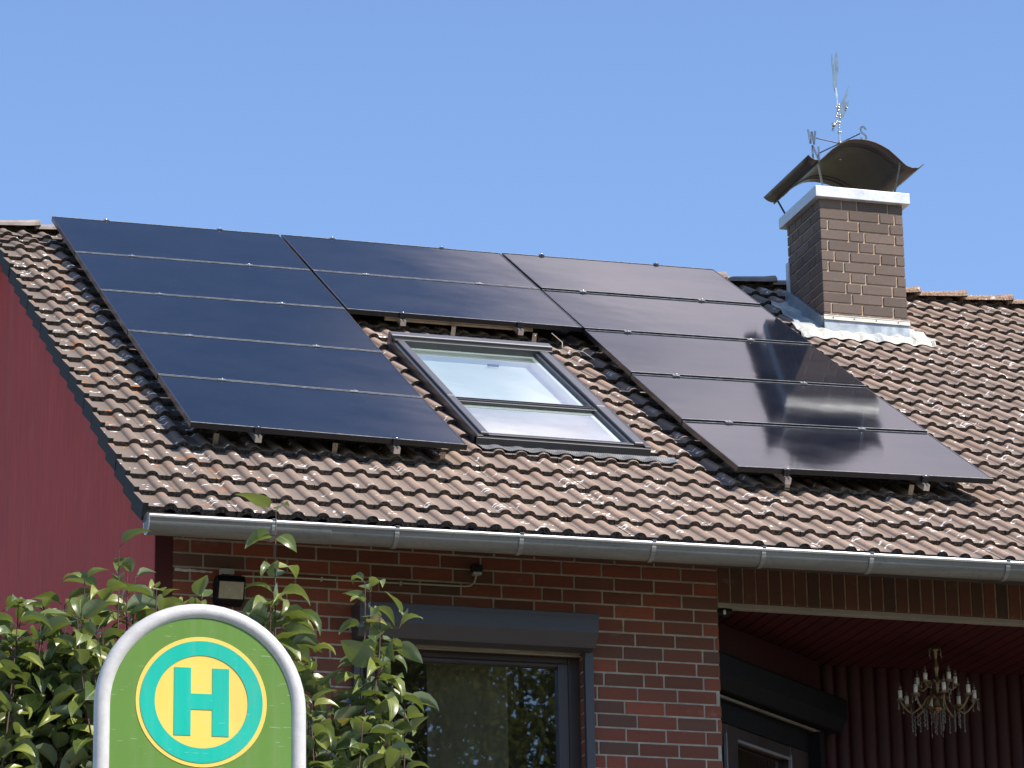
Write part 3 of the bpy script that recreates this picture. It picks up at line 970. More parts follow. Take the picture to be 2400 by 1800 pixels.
mb.box((1.003, FY - 0.035, -5.93), (1.062, FY + 0.03, -4.455)); mb.box((2.186, FY - 0.035, -5.93), (2.252, FY + 0.03, -4.455)); mb.box((1.062, FY - 0.034, -4.478), (2.186, FY + 0.03, -4.455)); mb.box((1.062, FY - 0.034, -5.93), (2.186, FY + 0.03, -5.86))
mb.build('sash', M_['wframe'], w1, 0.006)
mb = MB(); mb.add([(1.06, FY, -5.87), (2.188, FY, -5.87), (2.188, FY, -4.47), (1.06, FY, -4.47)], [[0, 1, 2, 3]]); mb.build('pane', M_['pane'], w1)
mb = MB()
mb.box((0.5, -3.7, -6.4), (2.9, -3.65, -3.9)); mb.box((0.5, -5.0, -6.4), (0.55, -3.7, -3.9)); mb.box((2.85, -5.0, -6.4), (2.9, -3.7, -3.9)); mb.box((0.5, -5.0, -3.95), (2.9, -3.7, -3.9)); mb.box((0.5, -5.0, -6.4), (2.9, -3.7, -6.35))
mb.build('dark_interior', M_['room'], w1)
mb = MB(); n_ = 60; vs = []; fs = []
for i in range(n_ + 1):
    x = 1.45 + 0.50 * i / n_
    y = -4.95 + 0.006 * sin(i * 0.5) + 0.004 * sin(i * 0.37)
    vs += [(x, y, -6.3), (x, y, -4.0)]
for i in range(n_): fs.append([2 * i, 2 * i + 2, 2 * i + 3, 2 * i + 1])
mb.add(vs, fs, smooth=True)
mb.build('curtain', M_['curtain'], w1)

m = MB(); vs = []; fs = []; N2 = 30
for i in range(N2 + 1):
    x = -0.155 + 0.225 * i / N2; w_ = 0.010 * (1 - 0.5 * i / N2) + 0.004 * noise.noise(Vector((x * 40, 0, 0)))
    zc_ = -4.030 - 0.004 * i / N2 + 0.002 * noise.noise(Vector((x * 25, 3, 0)))
    vs += [(x, WY - 0.004, zc_ - w_), (x, WY - 0.006, zc_), (x, WY - 0.004, zc_ + w_)]
for i in range(N2):
    for q in range(2): a = 3 * i + q; fs.append([a, a + 3, a + 4, a + 1])
m.add(vs, fs, smooth=True); m.build('mortar_smear', mk_mortar('pale_smear', (0.62, 0.58, 0.52)), fwall)
# ---- gutter
gut_z = lambda x: -3.948 + 0.0065 * (x - 1)
GYc, GR = -6.062, 0.083
mb = MB(); n_ = 14
secs = [-0.478, -0.46] + [0.565 + 0 * i for i in (0,)] + [0.567] + [1 + i for i in range(10)]
secs = sorted(secs)
def gut_ring(x, R_):
    z = gut_z(x)
    return [Vector((x, GYc - R_ * cos(pi * k / n_) , z - R_ * sin(pi * k / n_) * 0.98)) for k in range(n_ + 1)]
vs = []; fs = []; xs_ = [-0.478, 0.5645, 0.566, 2.0, 3.5, 5.0, 6.5, 8.0, 10.6]
for j, x in enumerate(xs_):
    vs += gut_ring(x, GR + (0.002 if j < 2 else 0))
for j in range(len(xs_) - 1):
    for k in range(n_):
        fs.append([j * (n_ + 1) + k, j * (n_ + 1) + k + 1, (j + 1) * (n_ + 1) + k + 1, (j + 1) * (n_ + 1) + k][::-1])
fs.append(list(range(n_ + 1)))
mb.add(vs, fs, smooth=True)
gut = mb.build('gutter', M_['zinc'], house)
sm = gut.modifiers.new('thick', 'SOLIDIFY'); sm.thickness = 0.0015
es = gut.modifiers.new('split', 'EDGE_SPLIT'); es.split_angle = radians(40)
mb = MB(); mb.tube([(x, GYc - GR - 0.004, gut_z(x) + 0.004) for x in (-0.482, 3, 6, 10.6)], 0.0115, 10)
mb.tube([(-0.479, GYc - GR * cos(pi * k / 10), gut_z(-.48) - GR * sin(pi * k / 10)) for k in range(11)], 0.004, 6)
mb.build('gutter_bead', M_['zinc_bead'], gut)
for bx in (0.232, 0.948, 1.687, 2.488, 3.167, 3.844, 4.718, 5.5, 6.3, 7.1, 7.9, 8.7, 9.5):
    m = MB(); R_ = GR + 0.0075; zz = gut_z(bx)
    ring = [(GYc - R_ * cos(pi * k / 12), zz - R_ * sin(pi * k / 12) * 0.98) for k in range(13)]
    ring = [(GYc - GR - 0.018, zz + 0.010)] + ring
    vs = []; fs = []
    for (y, z) in ring:
        for dx in (-0.013, 0.013): vs.append(Vector((bx + dx, y, z)))
        for dx in (-0.013, 0.013): vs.append(Vector((bx + dx, y * 1 + (0.003 if y < GYc else -0.003), z + 0.002)))
    for k in range(len(ring) - 1):
        a = 4 * k; fs += [[a, a + 1, a + 5, a + 4][::-1], [a, a + 4, a + 6, a + 2][::-1], [a + 1, a + 3, a + 7, a + 5][::-1]]
    m.add(vs, fs, smooth=False)
    m.bar((bx, GYc - GR - 0.018, zz + 0.017), (bx, GYc + 0.02, zz + 0.02), 0.026, 0.003)
    m.build('gutter_bracket', M_['bracket'], gut)

# ---- skylight
sk = bpy.data.objects.new('skylight', None); C.objects.link(sk); sk.parent = house
sk.location = RP(2.5, 4.1, -0.1) - house.location
def rbox(m, x0, x1, s0, s1, o0, o1, mi=0, bev=0.0):
    b = MB(); b.box((x0, s0, o0), (x1, s1, o1), 0, bev=bev)
    vs = [RP(*v) for v in b.v]
    m.add(vs, [f[::-1] for f in b.f], mi)
SA, SB = 2.865, 5.285      # outer s extent
XA, XB = 1.955, 3.045
mb = MB()                  # casing
rbox(mb, XA - 0.03, XA + 0.012, SA - 0.01, SB + 0.02, -0.21, -0.062, bev=0.003)
rbox(mb, XB - 0.012, XB + 0.03, SA - 0.01, SB + 0.02, -0.21, -0.062, bev=0.003)
rbox(mb, XA - 0.03, XB + 0.03, SB - 0.03, SB + 0.025, -0.20, -0.075, bev=0.003)
mb.build('side_casing', M_['sframe_d'], sk)
mb = MB()                  # cover strips on the frame
for (a, b, c_, d_, e_) in ((XA, XA + 0.052, SA + 0.10, 4.395, -0.045), (XA, XA + 0.052, 4.405, SB - 0.01, -0.047), (XB - 0.075, XB - 0.012, SA + 0.10, 4.395, -0.045), (XB - 0.075, XB - 0.012, 4.405, SB - 0.01, -0.047)):
    mb = MB(); rbox(mb, a, b, c_, d_, -0.07, e_, bev=0.004); mb.build('cover_strip', M_['sframe'], sk)
mb = MB()                  # top hood
rbox(mb, XA - 0.032, XB + 0.032, SA - 0.035, SA + 0.06, -0.16, -0.018, bev=0.005)
mb.build('top_hood', M_['sframe'], sk)
mb = MB()
rbox(mb, XA - 0.02, XB + 0.02, SA + 0.06, SA + 0.115, -0.13, -0.040, bev=0.003)
rbox(mb, XA + 0.052, XB - 0.075, SB - 0.045, SB - 0.008, -0.12, -0.060, bev=0.003)
rbox(mb, XA + 0.052, XB - 0.075, 4.372, 4.45, -0.12, -0.064, bev=0.003)
for a, b in ((XA + 0.052, XA + 0.062), (XB - 0.105, XB - 0.075)):
    rbox(mb, a, b, SA + 0.1, SB - 0.045, -0.12, -0.066, bev=0.002)
mb.build('sash', M_['sframe_d'], sk)
mb = MB()
for (c_, d_, e_) in ((4.386, 4.394, -0.056), (4.426, 4.434, -0.056), (SB - 0.055, SB - 0.047, -0.062)):
    mb = MB(); rbox(mb, XA + 0.06, XB - 0.1, c_, d_, e_ - 0.008, e_); mb.build('sash_trim', M_['sframe'], sk)
def sheet(x0, x1, s0, s1, o_):
    m_ = MB(); m_.add([RP(x0, s1, o_), RP(x1, s1, o_), RP(x1, s0, o_), RP(x0, s0, o_)], [[0, 1, 2, 3]]); return m_
mb = sheet(XA + 0.06, XB - 0.10, SA + 0.11, 4.375, -0.083); up_pane = mb.build('pane', M_['skypane'], sk)
mb = sheet(XA + 0.06, XB - 0.10, 4.448, SB - 0.045, -0.083); lo_pane = mb.build('pane', M_['skypane'], sk)
mb = MB()                  # white inner frame and shaft
for a, b in ((XA + 0.03, XA + 0.085), (XB - 0.14, XB - 0.09)):
    rbox(mb, a, b, SA + 0.05, SB - 0.01, -0.42, -0.090)
rbox(mb, XA + 0.085, XB - 0.14, SA + 0.05, SA + 0.16, -0.42, -0.0905)
rbox(mb, XA + 0.085, XB - 0.14, SB - 0.09, SB - 0.01, -0.42, -0.0905)
rbox(mb, XA + 0.085, XB - 0.14, 4.36, 4.50, -0.16, -0.0905)
rbox(mb, XA + 0.085, XB - 0.14, 4.36, 4.40, -0.42, -0.16)
mb.build('white_reveal', M_['white_in'], sk)
mb = MB(); rbox(mb, XA + 0.085, XB - 0.14, SA + 0.16, 4.36, -0.17, -0.16); rbox(mb, XA + 0.03, XB - 0.09, SA + 0.05, SB - 0.01, -0.44, -0.42)
mb.build('white_blind', M_['white_in'], sk)
mb = MB(); rbox(mb, 2.58, 2.66, 3.085, 3.10, -0.15, -0.135); mb.build('blind_handle', M_['anth_d'], sk)
# pleated lead apron draped over the tiles
def drape(x0, x1, s0, s1, lift, nx, ns, pleat=0.0, edge=None, jit=0.0, lift0=None):
    m = MB(); vs = []; fs = []
    for j in range(ns + 1):
        for i in range(nx + 1):
            x = x0 + (x1 - x0) * i / nx
            s1_ = s1 + (edge(x) if edge else 0)
            s = s0 + (s1_ - s0) * j / ns
            o = drape_top(x, s) + lift
            if lift0 is not None: o = max(o, (BASE + STEP * 0.5 + lift0 * (1 - j / ns)))
            if pleat: o += pleat * (0.5 + 0.5 * cos(i * pi))
            if jit: o += jit * noise.noise(Vector((x * 9, s * 9, 1.3)))
            vs.append(RP(x, s, o))
    for j in range(ns):
        for i in range(nx):
            a = j * (nx + 1) + i; fs.append([a, a + nx + 1, a + nx + 2, a + 1])
    m.add(vs, fs, smooth=not pleat)
    return m
m = drape(1.93, 3.24, SB + 0.02, SB + 0.138, 0.007, 172, 8, 0.004, lambda x: 0.008 * sin(x * 2 * pi / P + 1.0), 0.0, 0.045)
o = m.build('pleated_apron', M_['pleat'], sk); q = o.modifiers.new('t', 'SOLIDIFY'); q.thickness = 0.002

# ---- chimney
CX0, CX1, CY0, CY1, CZT = 5.735, 6.416, -0.93, -0.24, 0.322
chim = bpy.data.objects.new('chimney', None); C.objects.link(chim); chim.parent = house
chim.location = Vector((6.07, -0.58, -0.7)) - house.location
m = brick_wall('c', CX0, CX1, -0.66, CZT, [], None, 41, mat='c', hp=0.36, h=0.0713, joint=0.0125, yy=CY0)
r = random.Random(42); z = CZT - 0.0713
while z > -1.1:
    y = CY0 + 0.012 - r.choice((0, 0.0625, 0.125, 0.19))
    while y < CY1:
        L = 0.24 if r.random() > 0.35 else 0.114
        a, b = max(y, CY0 + 0.0125), min(y + L, CY1)
        if b - a > 0.02:
            m.box((CX0 - 0.0001, a, z), (CX0 + 0.03, b, z + 0.0713), 0, (r.random(), r.random(), 0), bev=0.002)
        y += L + 0.0125
    z -= 0.0838
m.box((CX1 - 0.012, CY0 + 0.011, -1.0), (CX1 + 0.0, CY1, CZT), 0, (0.5, 0.5, 0)); m.box((CX0 + .03, CY1 - 0.012, -1.0), (CX1 - .012, CY1, CZT), 0, (0.5, 0.5, 0))
shaft = m.build('brick_shaft', M_['cbrick'], chim)
mb = MB(); mb.box((CX0 + 0.008, CY0 + 0.008, -1.1), (CX1 - 0.004, CY1 - 0.004, CZT - 0.001)); mb.build('mortar_bed', M_['cmortar'], shaft)
mb = MB(); mb.box((5.688, -0.98, CZT), (6.464, -0.188, 0.409)); mb.build('chimney_cap', M_['cap'], chim, 0.004)
# cowl
prof = [(5.619, 0.629), (5.645, 0.608), (5.674, 0.596), (5.712, 0.592), (5.751, 0.622), (5.783, 0.658), (5.815, 0.689), (5.886, 0.745), (5.956, 0.782), (6.01, 0.795), (6.063, 0.799), (6.12, 0.795), (6.177, 0.784), (6.235, 0.762), (6.29, 0.733), (6.363, 0.672), (6.395, 0.643), (6.429, 0.617), (6.475, 0.603), (6.521, 0.605), (6.573, 0.642)]
CWY0, CWY1 = -1.03, -0.06
mb = MB(); vs = []; fs = []; N_ = len(prof); ysn = [CWY0 + (CWY1 - CWY0) * j / 6 for j in range(7)]
for y in ysn:
    for (x, z) in prof: vs.append((x, y, z))
for j in range(6):
    for i in range(N_ - 1): fs.append([j * N_ + i, j * N_ + i + 1, (j + 1) * N_ + i + 1, (j + 1) * N_ + i])
mb.add(vs, fs, smooth=True)
cw = mb.build('cowl', M_['cowl'], chim); q = cw.modifiers.new('t', 'SOLIDIFY'); q.thickness = 0.006; q.offset = 0
mb = MB()
for y in (CWY0 + 0.09, CWY0 + 0.15, CWY1 - 0.09, CWY1 - 0.15):
    mb.tube([(x, y, z - 0.004) for (x, z) in prof[4:17]], 0.0035, 6)
mb.tube([(5.706, CWY0 + 0.0, 0.582), (5.706, CWY1, 0.582)], 0.006, 6)
mb.build('cowl_rib', M_['cowl'], cw)
mb = MB()
for (a, b) in (((5.712, -0.99, 0.588), (5.785, -0.90, 0.405)), ((6.39, -0.99, 0.635), (6.365, -0.90, 0.405)), ((5.712, -0.12, 0.588), (5.735, -0.25, 0.405)), ((6.39, -0.12, 0.635), (6.38, -0.25, 0.405))):
    MB_ = MB(); MB_.bar(a, b, 0.016, 0.005, upv=(0, 1, 0)); MB_.ball(Vector(a) + Vector((0, 0, 0.012)), 0.010); MB_.build('cowl_leg', M_['steel_dull'], chim)
# flashings
mb = MB(); mb.box((CX0 - 0.006, CY0 - 0.012, -0.80), (CX1 + 0.006, CY0 + 0.004, -0.648)); mb.build('front_flashing', M_['flash'], chim, 0.002)
mb = MB(); mb.box((CX0 - 0.010, CY0 - 0.020, -0.650), (CX1 + 0.010, CY0 + 0.003, -0.618)); mb.box((CX0 - 0.009, CY0 - 0.024, -0.654), (CX1 + 0.009, CY0 - 0.019, -0.646)); mb.box((CX0 - 0.009, CY0 - 0.023, -0.622), (CX1 + 0.009, CY0 - 0.019, -0.616))
cs = mb.build('cover_strip', M_['strip'], chim)
mb = MB()
for bx in (5.80, 5.97, 6.15, 6.33): mb = MB(); mb.ball((bx, CY0 - 0.023, -0.635), 0.005); mb.build('screw', M_['steel_dull'], cs)
def side_flash(xo, xi, name):
    m_ = MB(); lo, hi = min(xo, xi), max(xo, xi)
    def sl(a, b, s0, s1, o0, o1):
        vs = [(x, -s_ * CP - o_ * SP, -s_ * SP + o_ * CP) for o_ in (o0, o1) for s_ in (s0, s1) for x in (a, b)]
        m_.add(vs, [[0, 1, 3, 2], [4, 6, 7, 5], [0, 4, 5, 1], [2, 3, 7, 6], [0, 2, 6, 4], [1, 5, 7, 3]])
    sl(lo, hi, 0.28, 1.13, -0.25, -0.075)
    g = 0.006 if xo < xi else -0.006
    sl(min(xo - g, xi), max(xo - g, xi), 0.28, 1.135, -0.074, -0.045)
    return m_.build(name, M_['flash'], chim)
side_flash(CX0 - 0.014, CX0 + 0.01, 'side_flashing'); side_flash(CX1 + 0.014, CX1 - 0.01, 'side_flashing')
mb = MB(); mb.box((CX0 - 0.012, CY1 - 0.03, -0.30), (CX0 - 0.002, CY1 + 0.03, 0.03)); mb.build('rear_flashing', M_['cap'], chim)
mb = MB()
def add_mb(dst, src, mi=0): dst.add(src.v, src.f, mi, smooth=True)
m = drape(5.50, 6.58, 1.06, 1.385, 0.010, 110, 12, 0, lambda x: 0.018 * sin(x * 2 * pi / P + 0.6) + 0.02 * noise.noise(Vector((x * 5, 0, 0))), 0.010, 0.05)
add_mb(mb, m)
# left and right wings
def wing(xa, xb, s0, s1, fx):
    m_ = MB(); vs = []; fs = []; nx, ns = 24, 20
    for j in range(ns + 1):
        s = s0 + (s1 - s0) * j / ns
        for i in range(nx + 1):
            t = i / nx; x = xa + (xb - xa) * t * (fx(j / ns))
            o = max(drape_top(x, s) + 0.010, BASE + 0.035 * (1 - t)) + 0.008 * noise.noise(Vector((x * 10, s * 10, 4)))
            vs.append(RP(x, s, o))
    for j in range(ns):
        for i in range(nx):
            a = j * (nx + 1) + i
            f = [a, a + nx + 1, a + nx + 2, a + 1]
            fs.append(f if xb > xa else f[::-1])
    m_.add(vs, fs, smooth=True); return m_
add_mb(mb, wing(CX0 - 0.01, CX0 - 0.20, 0.33, 1.40, lambda t: 0.72 + 0.4 * t + 0.06 * sin(t * 9)))
add_mb(mb, wing(CX1 + 0.01, CX1 + 0.17, 0.62, 1.30, lambda t: 0.5 + 0.6 * t))
o = mb.build('lead_apron', M_['lead'], chim); q = o.modifiers.new('t', 'SOLIDIFY'); q.thickness = 0.003

# ================================================================== SOLAR PANELS
PW, PH, PT = 1.722, 1.1485, 0.035
PX = [0, 1.7416, 3.4788]
dev = {0: ([-.005, -.006, -.002, .006, .017, .030], [.001, 0, 0, -.010, -.009, .006]),
       1: ([.003, .000, -.002], [0, -.001, -.004]),
       2: ([.009, .001, -.010, -.025, -.034, -.018], [.019, .014, .008, 0, .003, .014])}
colname = ['left', 'middle', 'right']; rown = {5: ['topmost', 'second', 'third', 'fourth', 'lowest'], 2: ['upper', 'lower']}
def panel(ci, ri, nrow):
    L, R = dev[ci]
    gap = 0.02 if ri else 0
    s0 = ri * (PH + 0.02); s1 = s0 + PH
    def lerp(a, i0, i1): return a[i0]
    oTL, oTR, oBL, oBR = L[ri], R[ri], L[ri + 1], R[ri + 1]
    x0, x1 = PX[ci], PX[ci] + PW
    if ci == 2: oTL -= 0.005; oTR -= 0.005; oBL += 0.005; oBR += 0.005
    def Q(x, s, o):
        u = (x - x0) / PW; v = (s - s0) / PH
        return RP(x, s, o + (oTL * (1 - u) + oTR * u) * (1 - v) + (oBL * (1 - u) + oBR * u) * v)
    root = thing('solar_panel', 'black solar panel, %s in the %s column of panels' % (rown[nrow][ri], colname[ci]), 'solar panel',
                 tuple(Q((x0 + x1) / 2, (s0 + s1) / 2, -PT)), 'black solar panels mounted on the tiled roof')
    def qbox(m, a, b, c, d, o0, o1):
        vs = [Q(x, s, o) for o in (o0, o1) for s in (c, d) for x in (a, b)]
        m.add(vs, [[0, 1, 3, 2], [4, 6, 7, 5], [0, 4, 5, 1], [2, 3, 7, 6], [0, 2, 6, 4], [1, 5, 7, 3]])
    m = MB(); e = 0.011
    m_f = m
    qbox(m, x0, x1, s0, s0 + e, -PT, 0); qbox(m, x0, x1, s1 - e, s1, -PT, 0)
    qbox(m, x0, x0 + e, s0 + e, s1 - e, -PT, 0); qbox(m, x1 - e, x1, s0 + e, s1 - e, -PT, 0)
    m.build('frame', M_['frame_pv'], root, 0.0012)
    for (a_, b_) in ((s0 + 0.0003, s0 + 0.0045), (s1 - 0.0045, s1 - 0.0003)):
        m = MB(); qbox(m, x0 + 0.002, x1 - 0.002, a_, b_, 0.0002, 0.0022); m.build('frame_glint', M_['lip'], root)  # thin pale strips added as painted sun glint on the black frame
    m = MB(); nx, ns = 8, 6; vs = []; fs = []
    for j in range(ns + 1):
        for i in range(nx + 1):
            vs.append(Q(x0 + e + (PW - 2 * e) * i / nx, s0 + e + (PH - 2 * e) * j / ns, -0.0015))
    for j in range(ns):
        for i in range(nx):
            a = j * (nx + 1) + i; fs.append([a, a + nx + 1, a + nx + 2, a + 1])
    m.add(vs, fs, smooth=True)
    g = m.build('glass', M_['glass_pv'], root)
    m = MB(); qbox(m, x0 + e, x1 - e, s0 + e, s1 - e, -0.012, -0.008); m.build('backsheet', M_['black'], root)
for ci, nrow in ((0, 5), (1, 2), (2, 5)):
    for ri in range(nrow): panel(ci, ri, nrow)
# rails with clamps and roof hooks
RX = {0: (0.41, 1.27), 1: (2.14, 3.00), 2: (3.80, 4.73)}
for ci, nrow in ((0, 5), (1, 2), (2, 5)):
    for ji, rx in enumerate(RX[ci]):
        L, R = dev[ci]; u = (rx - PX[ci]) / PW
        dv = lambda i: L[i] * (1 - u) + R[i] * u
        send = nrow * (PH + 0.02) + 0.03
        side_ = ('left', 'right')[ji]
        root = thing('mounting_rail', 'aluminium rail with clamps under the %s part of the %s panel column' % (side_, colname[ci]), 'rail', tuple(RP(rx, send / 2, -0.06)), 'aluminium rails carrying the solar panels')
        m = MB()
        a0, a1 = dv(0), dv(nrow)
        b = MB(); b.box((rx - 0.02, -0.05, -0.04), (rx + 0.02, send + 0.012, 0), bev=0.003)
        def ro(s): 
            t = max(0, min(nrow, s / (PH + 0.02))); i = min(nrow - 1, int(t)); return dv(i) + (dv(i + 1) - dv(i)) * (t - i)
        nseg = 10
        vs = []; fs = []
        for k in range(nseg + 1):
            s = -0.05 + (send + 0.062) * k / nseg; oo = ro(s) - PT - 0.002
            for (dx, do) in ((-0.02, 0), (-0.006, 0), (-0.006, -0.012), (0.006, -0.012), (0.006, 0), (0.02, 0), (0.02, -0.04), (-0.02, -0.04)):
                vs.append(RP(rx + dx, s, oo + do))
        for k in range(nseg):
            for q in range(8): fs.append([8 * k + q, 8 * (k + 1) + q, 8 * (k + 1) + (q + 1) % 8, 8 * k + (q + 1) % 8])
        fs.append([8 * nseg + q for q in range(8)][::-1]); fs.append(list(range(8)))
        m.add(vs, fs)
        m.build('rail', M_['alu'], root)
        for k in range(nrow + 1):
            s = k * (PH + 0.02) - 0.01; oo = dv(k)
            if k == 0: s = -0.012
            if k == nrow: s = nrow * (PH + 0.02) - 0.006
            c = MB()
            end = k in (0, nrow)
            if end:
                sg = -1 if k == 0 else 1
                c.add([RP(rx + dx, s + sg * 0.006 + ds, oo + o_) for dx in (-0.02, 0.02) for ds in (-0.005, 0.005) for o_ in (-0.04, 0.003)], [[0, 1, 3, 2], [4, 6, 7, 5], [0, 4, 5, 1], [2, 3, 7, 6], [0, 2, 6, 4], [1, 5, 7, 3]])
                c.add([RP(rx + dx, s - sg * 0.004 + ds, oo + o_) for dx in (-0.02, 0.02) for ds in (-0.012, 0.012) for o_ in (0.001, 0.004)], [[0, 1, 3, 2], [4, 6, 7, 5], [0, 4, 5, 1], [2, 3, 7, 6], [0, 2, 6, 4], [1, 5, 7, 3]])
            else:
                c.add([RP(rx + dx, s + ds, oo + o_) for dx in (-0.025, 0.025) for ds in (-0.016, 0.016) for o_ in (0.001, 0.0045)], [[0, 1, 3, 2], [4, 6, 7, 5], [0, 4, 5, 1], [2, 3, 7, 6], [0, 2, 6, 4], [1, 5, 7, 3]])
            cl_ = c.build('clamp', M_['frame_pv'] if end else M_['alu'], root)
            c = MB(); c.ball(RP(rx, s, oo + 0.008), 0.0065, sz=0.9); c.build('bolt', M_['steel'], cl_)
def hook(x, s, root_label, i):
    t = thing('roof_hook', root_label, 'roof hook', tuple(RP(x, s, -0.15)), 'aluminium hooks holding the panel rails')
    m = MB()
    m.add([RP(x + dx, s + ds, o_) for dx in (-0.016, 0.016) for ds in (-0.003, 0.003) for o_ in (-0.14, -0.072)], [[0, 1, 3, 2], [4, 6, 7, 5], [0, 4, 5, 1], [2, 3, 7, 6], [0, 2, 6, 4], [1, 5, 7, 3]])
    m.add([RP(x + dx, s - 0.01 + ds, o_) for dx in (-0.016, 0.016) for ds in (-0.09, 0.013) for o_ in (-0.155, -0.150)], [[0, 1, 3, 2], [4, 6, 7, 5], [0, 4, 5, 1], [2, 3, 7, 6], [0, 2, 6, 4], [1, 5, 7, 3]])
    m.build('hook_arm', M_['alu_dull'], t)
    m = MB(); m.box((-0.002, -0.002, -0.002), (0.002, 0.002, 0.002), o=RP(x, s + 0.005, -0.09)); m.ball(RP(x, s + 0.004, -0.085), 0.006); m.build('bolt', M_['steel'], t)
for i, (x, s, lb) in enumerate(((0.20, 5.66, 'pale roof hook below the left panel column, left one'), (0.93, 5.70, 'pale roof hook below the left panel column, middle one'), (1.60, 5.74, 'pale roof hook below the right corner of the left panel column'),
                     (2.53, 2.30, 'roof hook above the middle of the skylight'), (3.118, 2.33, 'roof hook above the right corner of the skylight'),
                     (3.84, 5.78, 'pale roof hook below the right panel column, left one'), (4.68, 5.76, 'pale roof hook below the right panel column, right one'))):
    hook(x, s, lb, i)
t = thing('cross_rail', 'beige aluminium cross rail showing under the middle panels above the skylight', 'rail', tuple(RP(2.58, 2.24, -0.07)))
m = MB()
for (o0, o1, s0_, s1_) in ((-0.042, -0.055, 2.215, 2.245), (-0.055, -0.065, 2.215, 2.238), (-0.065, -0.080, 2.215, 2.245)):
    rbox(m, 2.04, 3.125, s0_, s1_, o1, o0)
m.build('rail', M_['alu_dull'], t)
# loose cable under the panels
m = MB(); m.tube([RP(3.24, 2.33, -0.06), RP(3.30, 2.42, -0.10), RP(3.28, 2.50, -0.12), RP(3.40, 2.62, -0.11), RP(3.45, 2.75, -0.13)], 0.003, 6)
tag(m.build('cable', M_['cable']), 'thin pale cable dangling between the middle panels and right column', 'cable')
m = MB(); m.tube([RP(3.52, 2.95, -0.11), RP(3.58, 3.02, -0.12), RP(3.64, 2.98, -0.10), RP(3.68, 3.0, -0.07)], 0.003, 6)
tag(m.build('cable', M_['cable']), 'short pale cable loop beside the right column above the skylight top right', 'cable')

# ================================================================== WEATHER VANE
VC = Vector((6.067, -0.585, 0.93))
vane = thing('weather_vane', 'stainless weather vane with N, S and W letters on the chimney cowl', 'weather vane', (VC.x, VC.y, 0.80))
m = MB(); m.tube([(VC.x, VC.y, 0.795), (VC.x + 0.001, VC.y, 1.02)], 0.009, 10); m.tube([(VC.x + .001, VC.y, 1.02), (VC.x - 0.004, VC.y, 1.36)], 0.006, 8)
m.lathe([(0.009, 0), (0.018, 0.004), (0.018, 0.012), (0.009, 0.016)], (VC.x, VC.y, 0.925), 12)
m.lathe([(0.009, 0), (0.016, 0.003), (0.016, 0.012), (0.009, 0.015)], (VC.x, VC.y, 1.012), 12)
m.build('rod', M_['steel'], vane)
Sd = Vector((0.30, -0.954, 0)); Wd = Vector((-0.96, -0.27, 0))
def letter(ch, base, ux, h, wd):
    # strokes in a plane spanned by ux and z, centred on base
    m_ = MB(); t_ = 0.017; uz = Vector((0, 0, 1)); nrm = ux.cross(uz)
    def P_(a, b): return base + ux * a * wd + uz * b * h
    def stroke(p, q): m_.bar(P_(*p), P_(*q), t_, 0.004, upv=tuple(nrm))
    if ch == 'N':
        stroke((-0.5, -0.5), (-0.5, 0.5)); stroke((-0.5, 0.5), (0.5, -0.5)); stroke((0.5, -0.5), (0.5, 0.5))
    elif ch == 'W':
        stroke((-0.6, 0.5), (-0.3, -0.5)); stroke((-0.3, -0.5), (0, 0.4)); stroke((0, 0.4), (0.3, -0.5)); stroke((0.3, -0.5), (0.6, 0.5))
    elif ch == 'E':
        stroke((-0.5, -0.5), (-0.5, 0.5)); stroke((-0.5, 0.47), (0.5, 0.47)); stroke((-0.5, 0), (0.35, 0)); stroke((-0.5, -0.47), (0.5, -0.47))
    else:
        pts = [(0.45, 0.30), (0.30, 0.46), (0, 0.5), (-0.32, 0.44), (-0.45, 0.25), (-0.32, 0.08), (0, 0), (0.32, -0.08), (0.45, -0.25), (0.32, -0.44), (0, -0.5), (-0.30, -0.46), (-0.45, -0.30)]
        for a, b in zip(pts, pts[1:]): stroke(a, b)
    return m_
look = (VC - CAM); look.z = 0; look.normalize(); facing = Vector((look.y, -look.x, 0))
for ch, d, L in (('S', Sd, 0.26), ('N', -Sd, 0.26), ('W', Wd, 0.24), ('E', -Wd, 0.24)):
    a = MB(); end = VC + d * (L - 0.012); a.tube([VC + d * 0.012, end], 0.0055, 8); arm = a.build('arm', M_['steel_dull'], vane)
    ux = Vector((1, 0.25, 0)).normalized() if ch in 'SN' else Vector((0.96, 0.27, 0)) 
    zoff = {'S': 0.0, 'N': 0.0, 'W': 0.0, 'E': 0}[ch]
    ctr = VC + d * L + Vector((0, 0, zoff)) + (ux * 0.025 if ch == 'S' else (ux * -0.028 if ch == 'N' else d * 0.03))
    lm = letter(ch, ctr, ux, 0.115, 0.058)
    o = lm.build('letter', M_['letter'], arm)
def vz(u, v): return (VC.x + (u - 866) * 0.00072, 0.93 + (1040 - v) * 0.00078)
fork = [(820, 88), (811, 160), (822, 300), (818, 430), (842, 500), (850, 500), (864, 400), (868, 330), (886, 300), (894, 200), (890, 110), (872, 62), (857, 110), (850, 190), (854, 262), (842, 270), (834, 160)]
wingp = [(900, 778), (888, 640), (900, 600), (935, 548), (972, 470), (997, 412), (975, 535), (952, 570), (972, 600), (990, 570), (980, 640), (950, 700), (925, 745)]
fig = MB()
fig.plate([vz(*p) for p in fork][::-1], VC.y, 0.004)
fig.plate([vz(*p) for p in wingp][::-1], VC.y - 0.006, 0.004)
fig.plate([vz(*p) for p in ((792, 880), (772, 922), (790, 905), (795, 925), (806, 905), (812, 924), (808, 885))][::-1], VC.y, 0.004)
fg = fig.build('sheet_figure', plain('blue_grey_sheet', (0.11, 0.17, 0.23), 0.35, 0.0, 0.15, 15, 0.02), vane)
fig = MB()
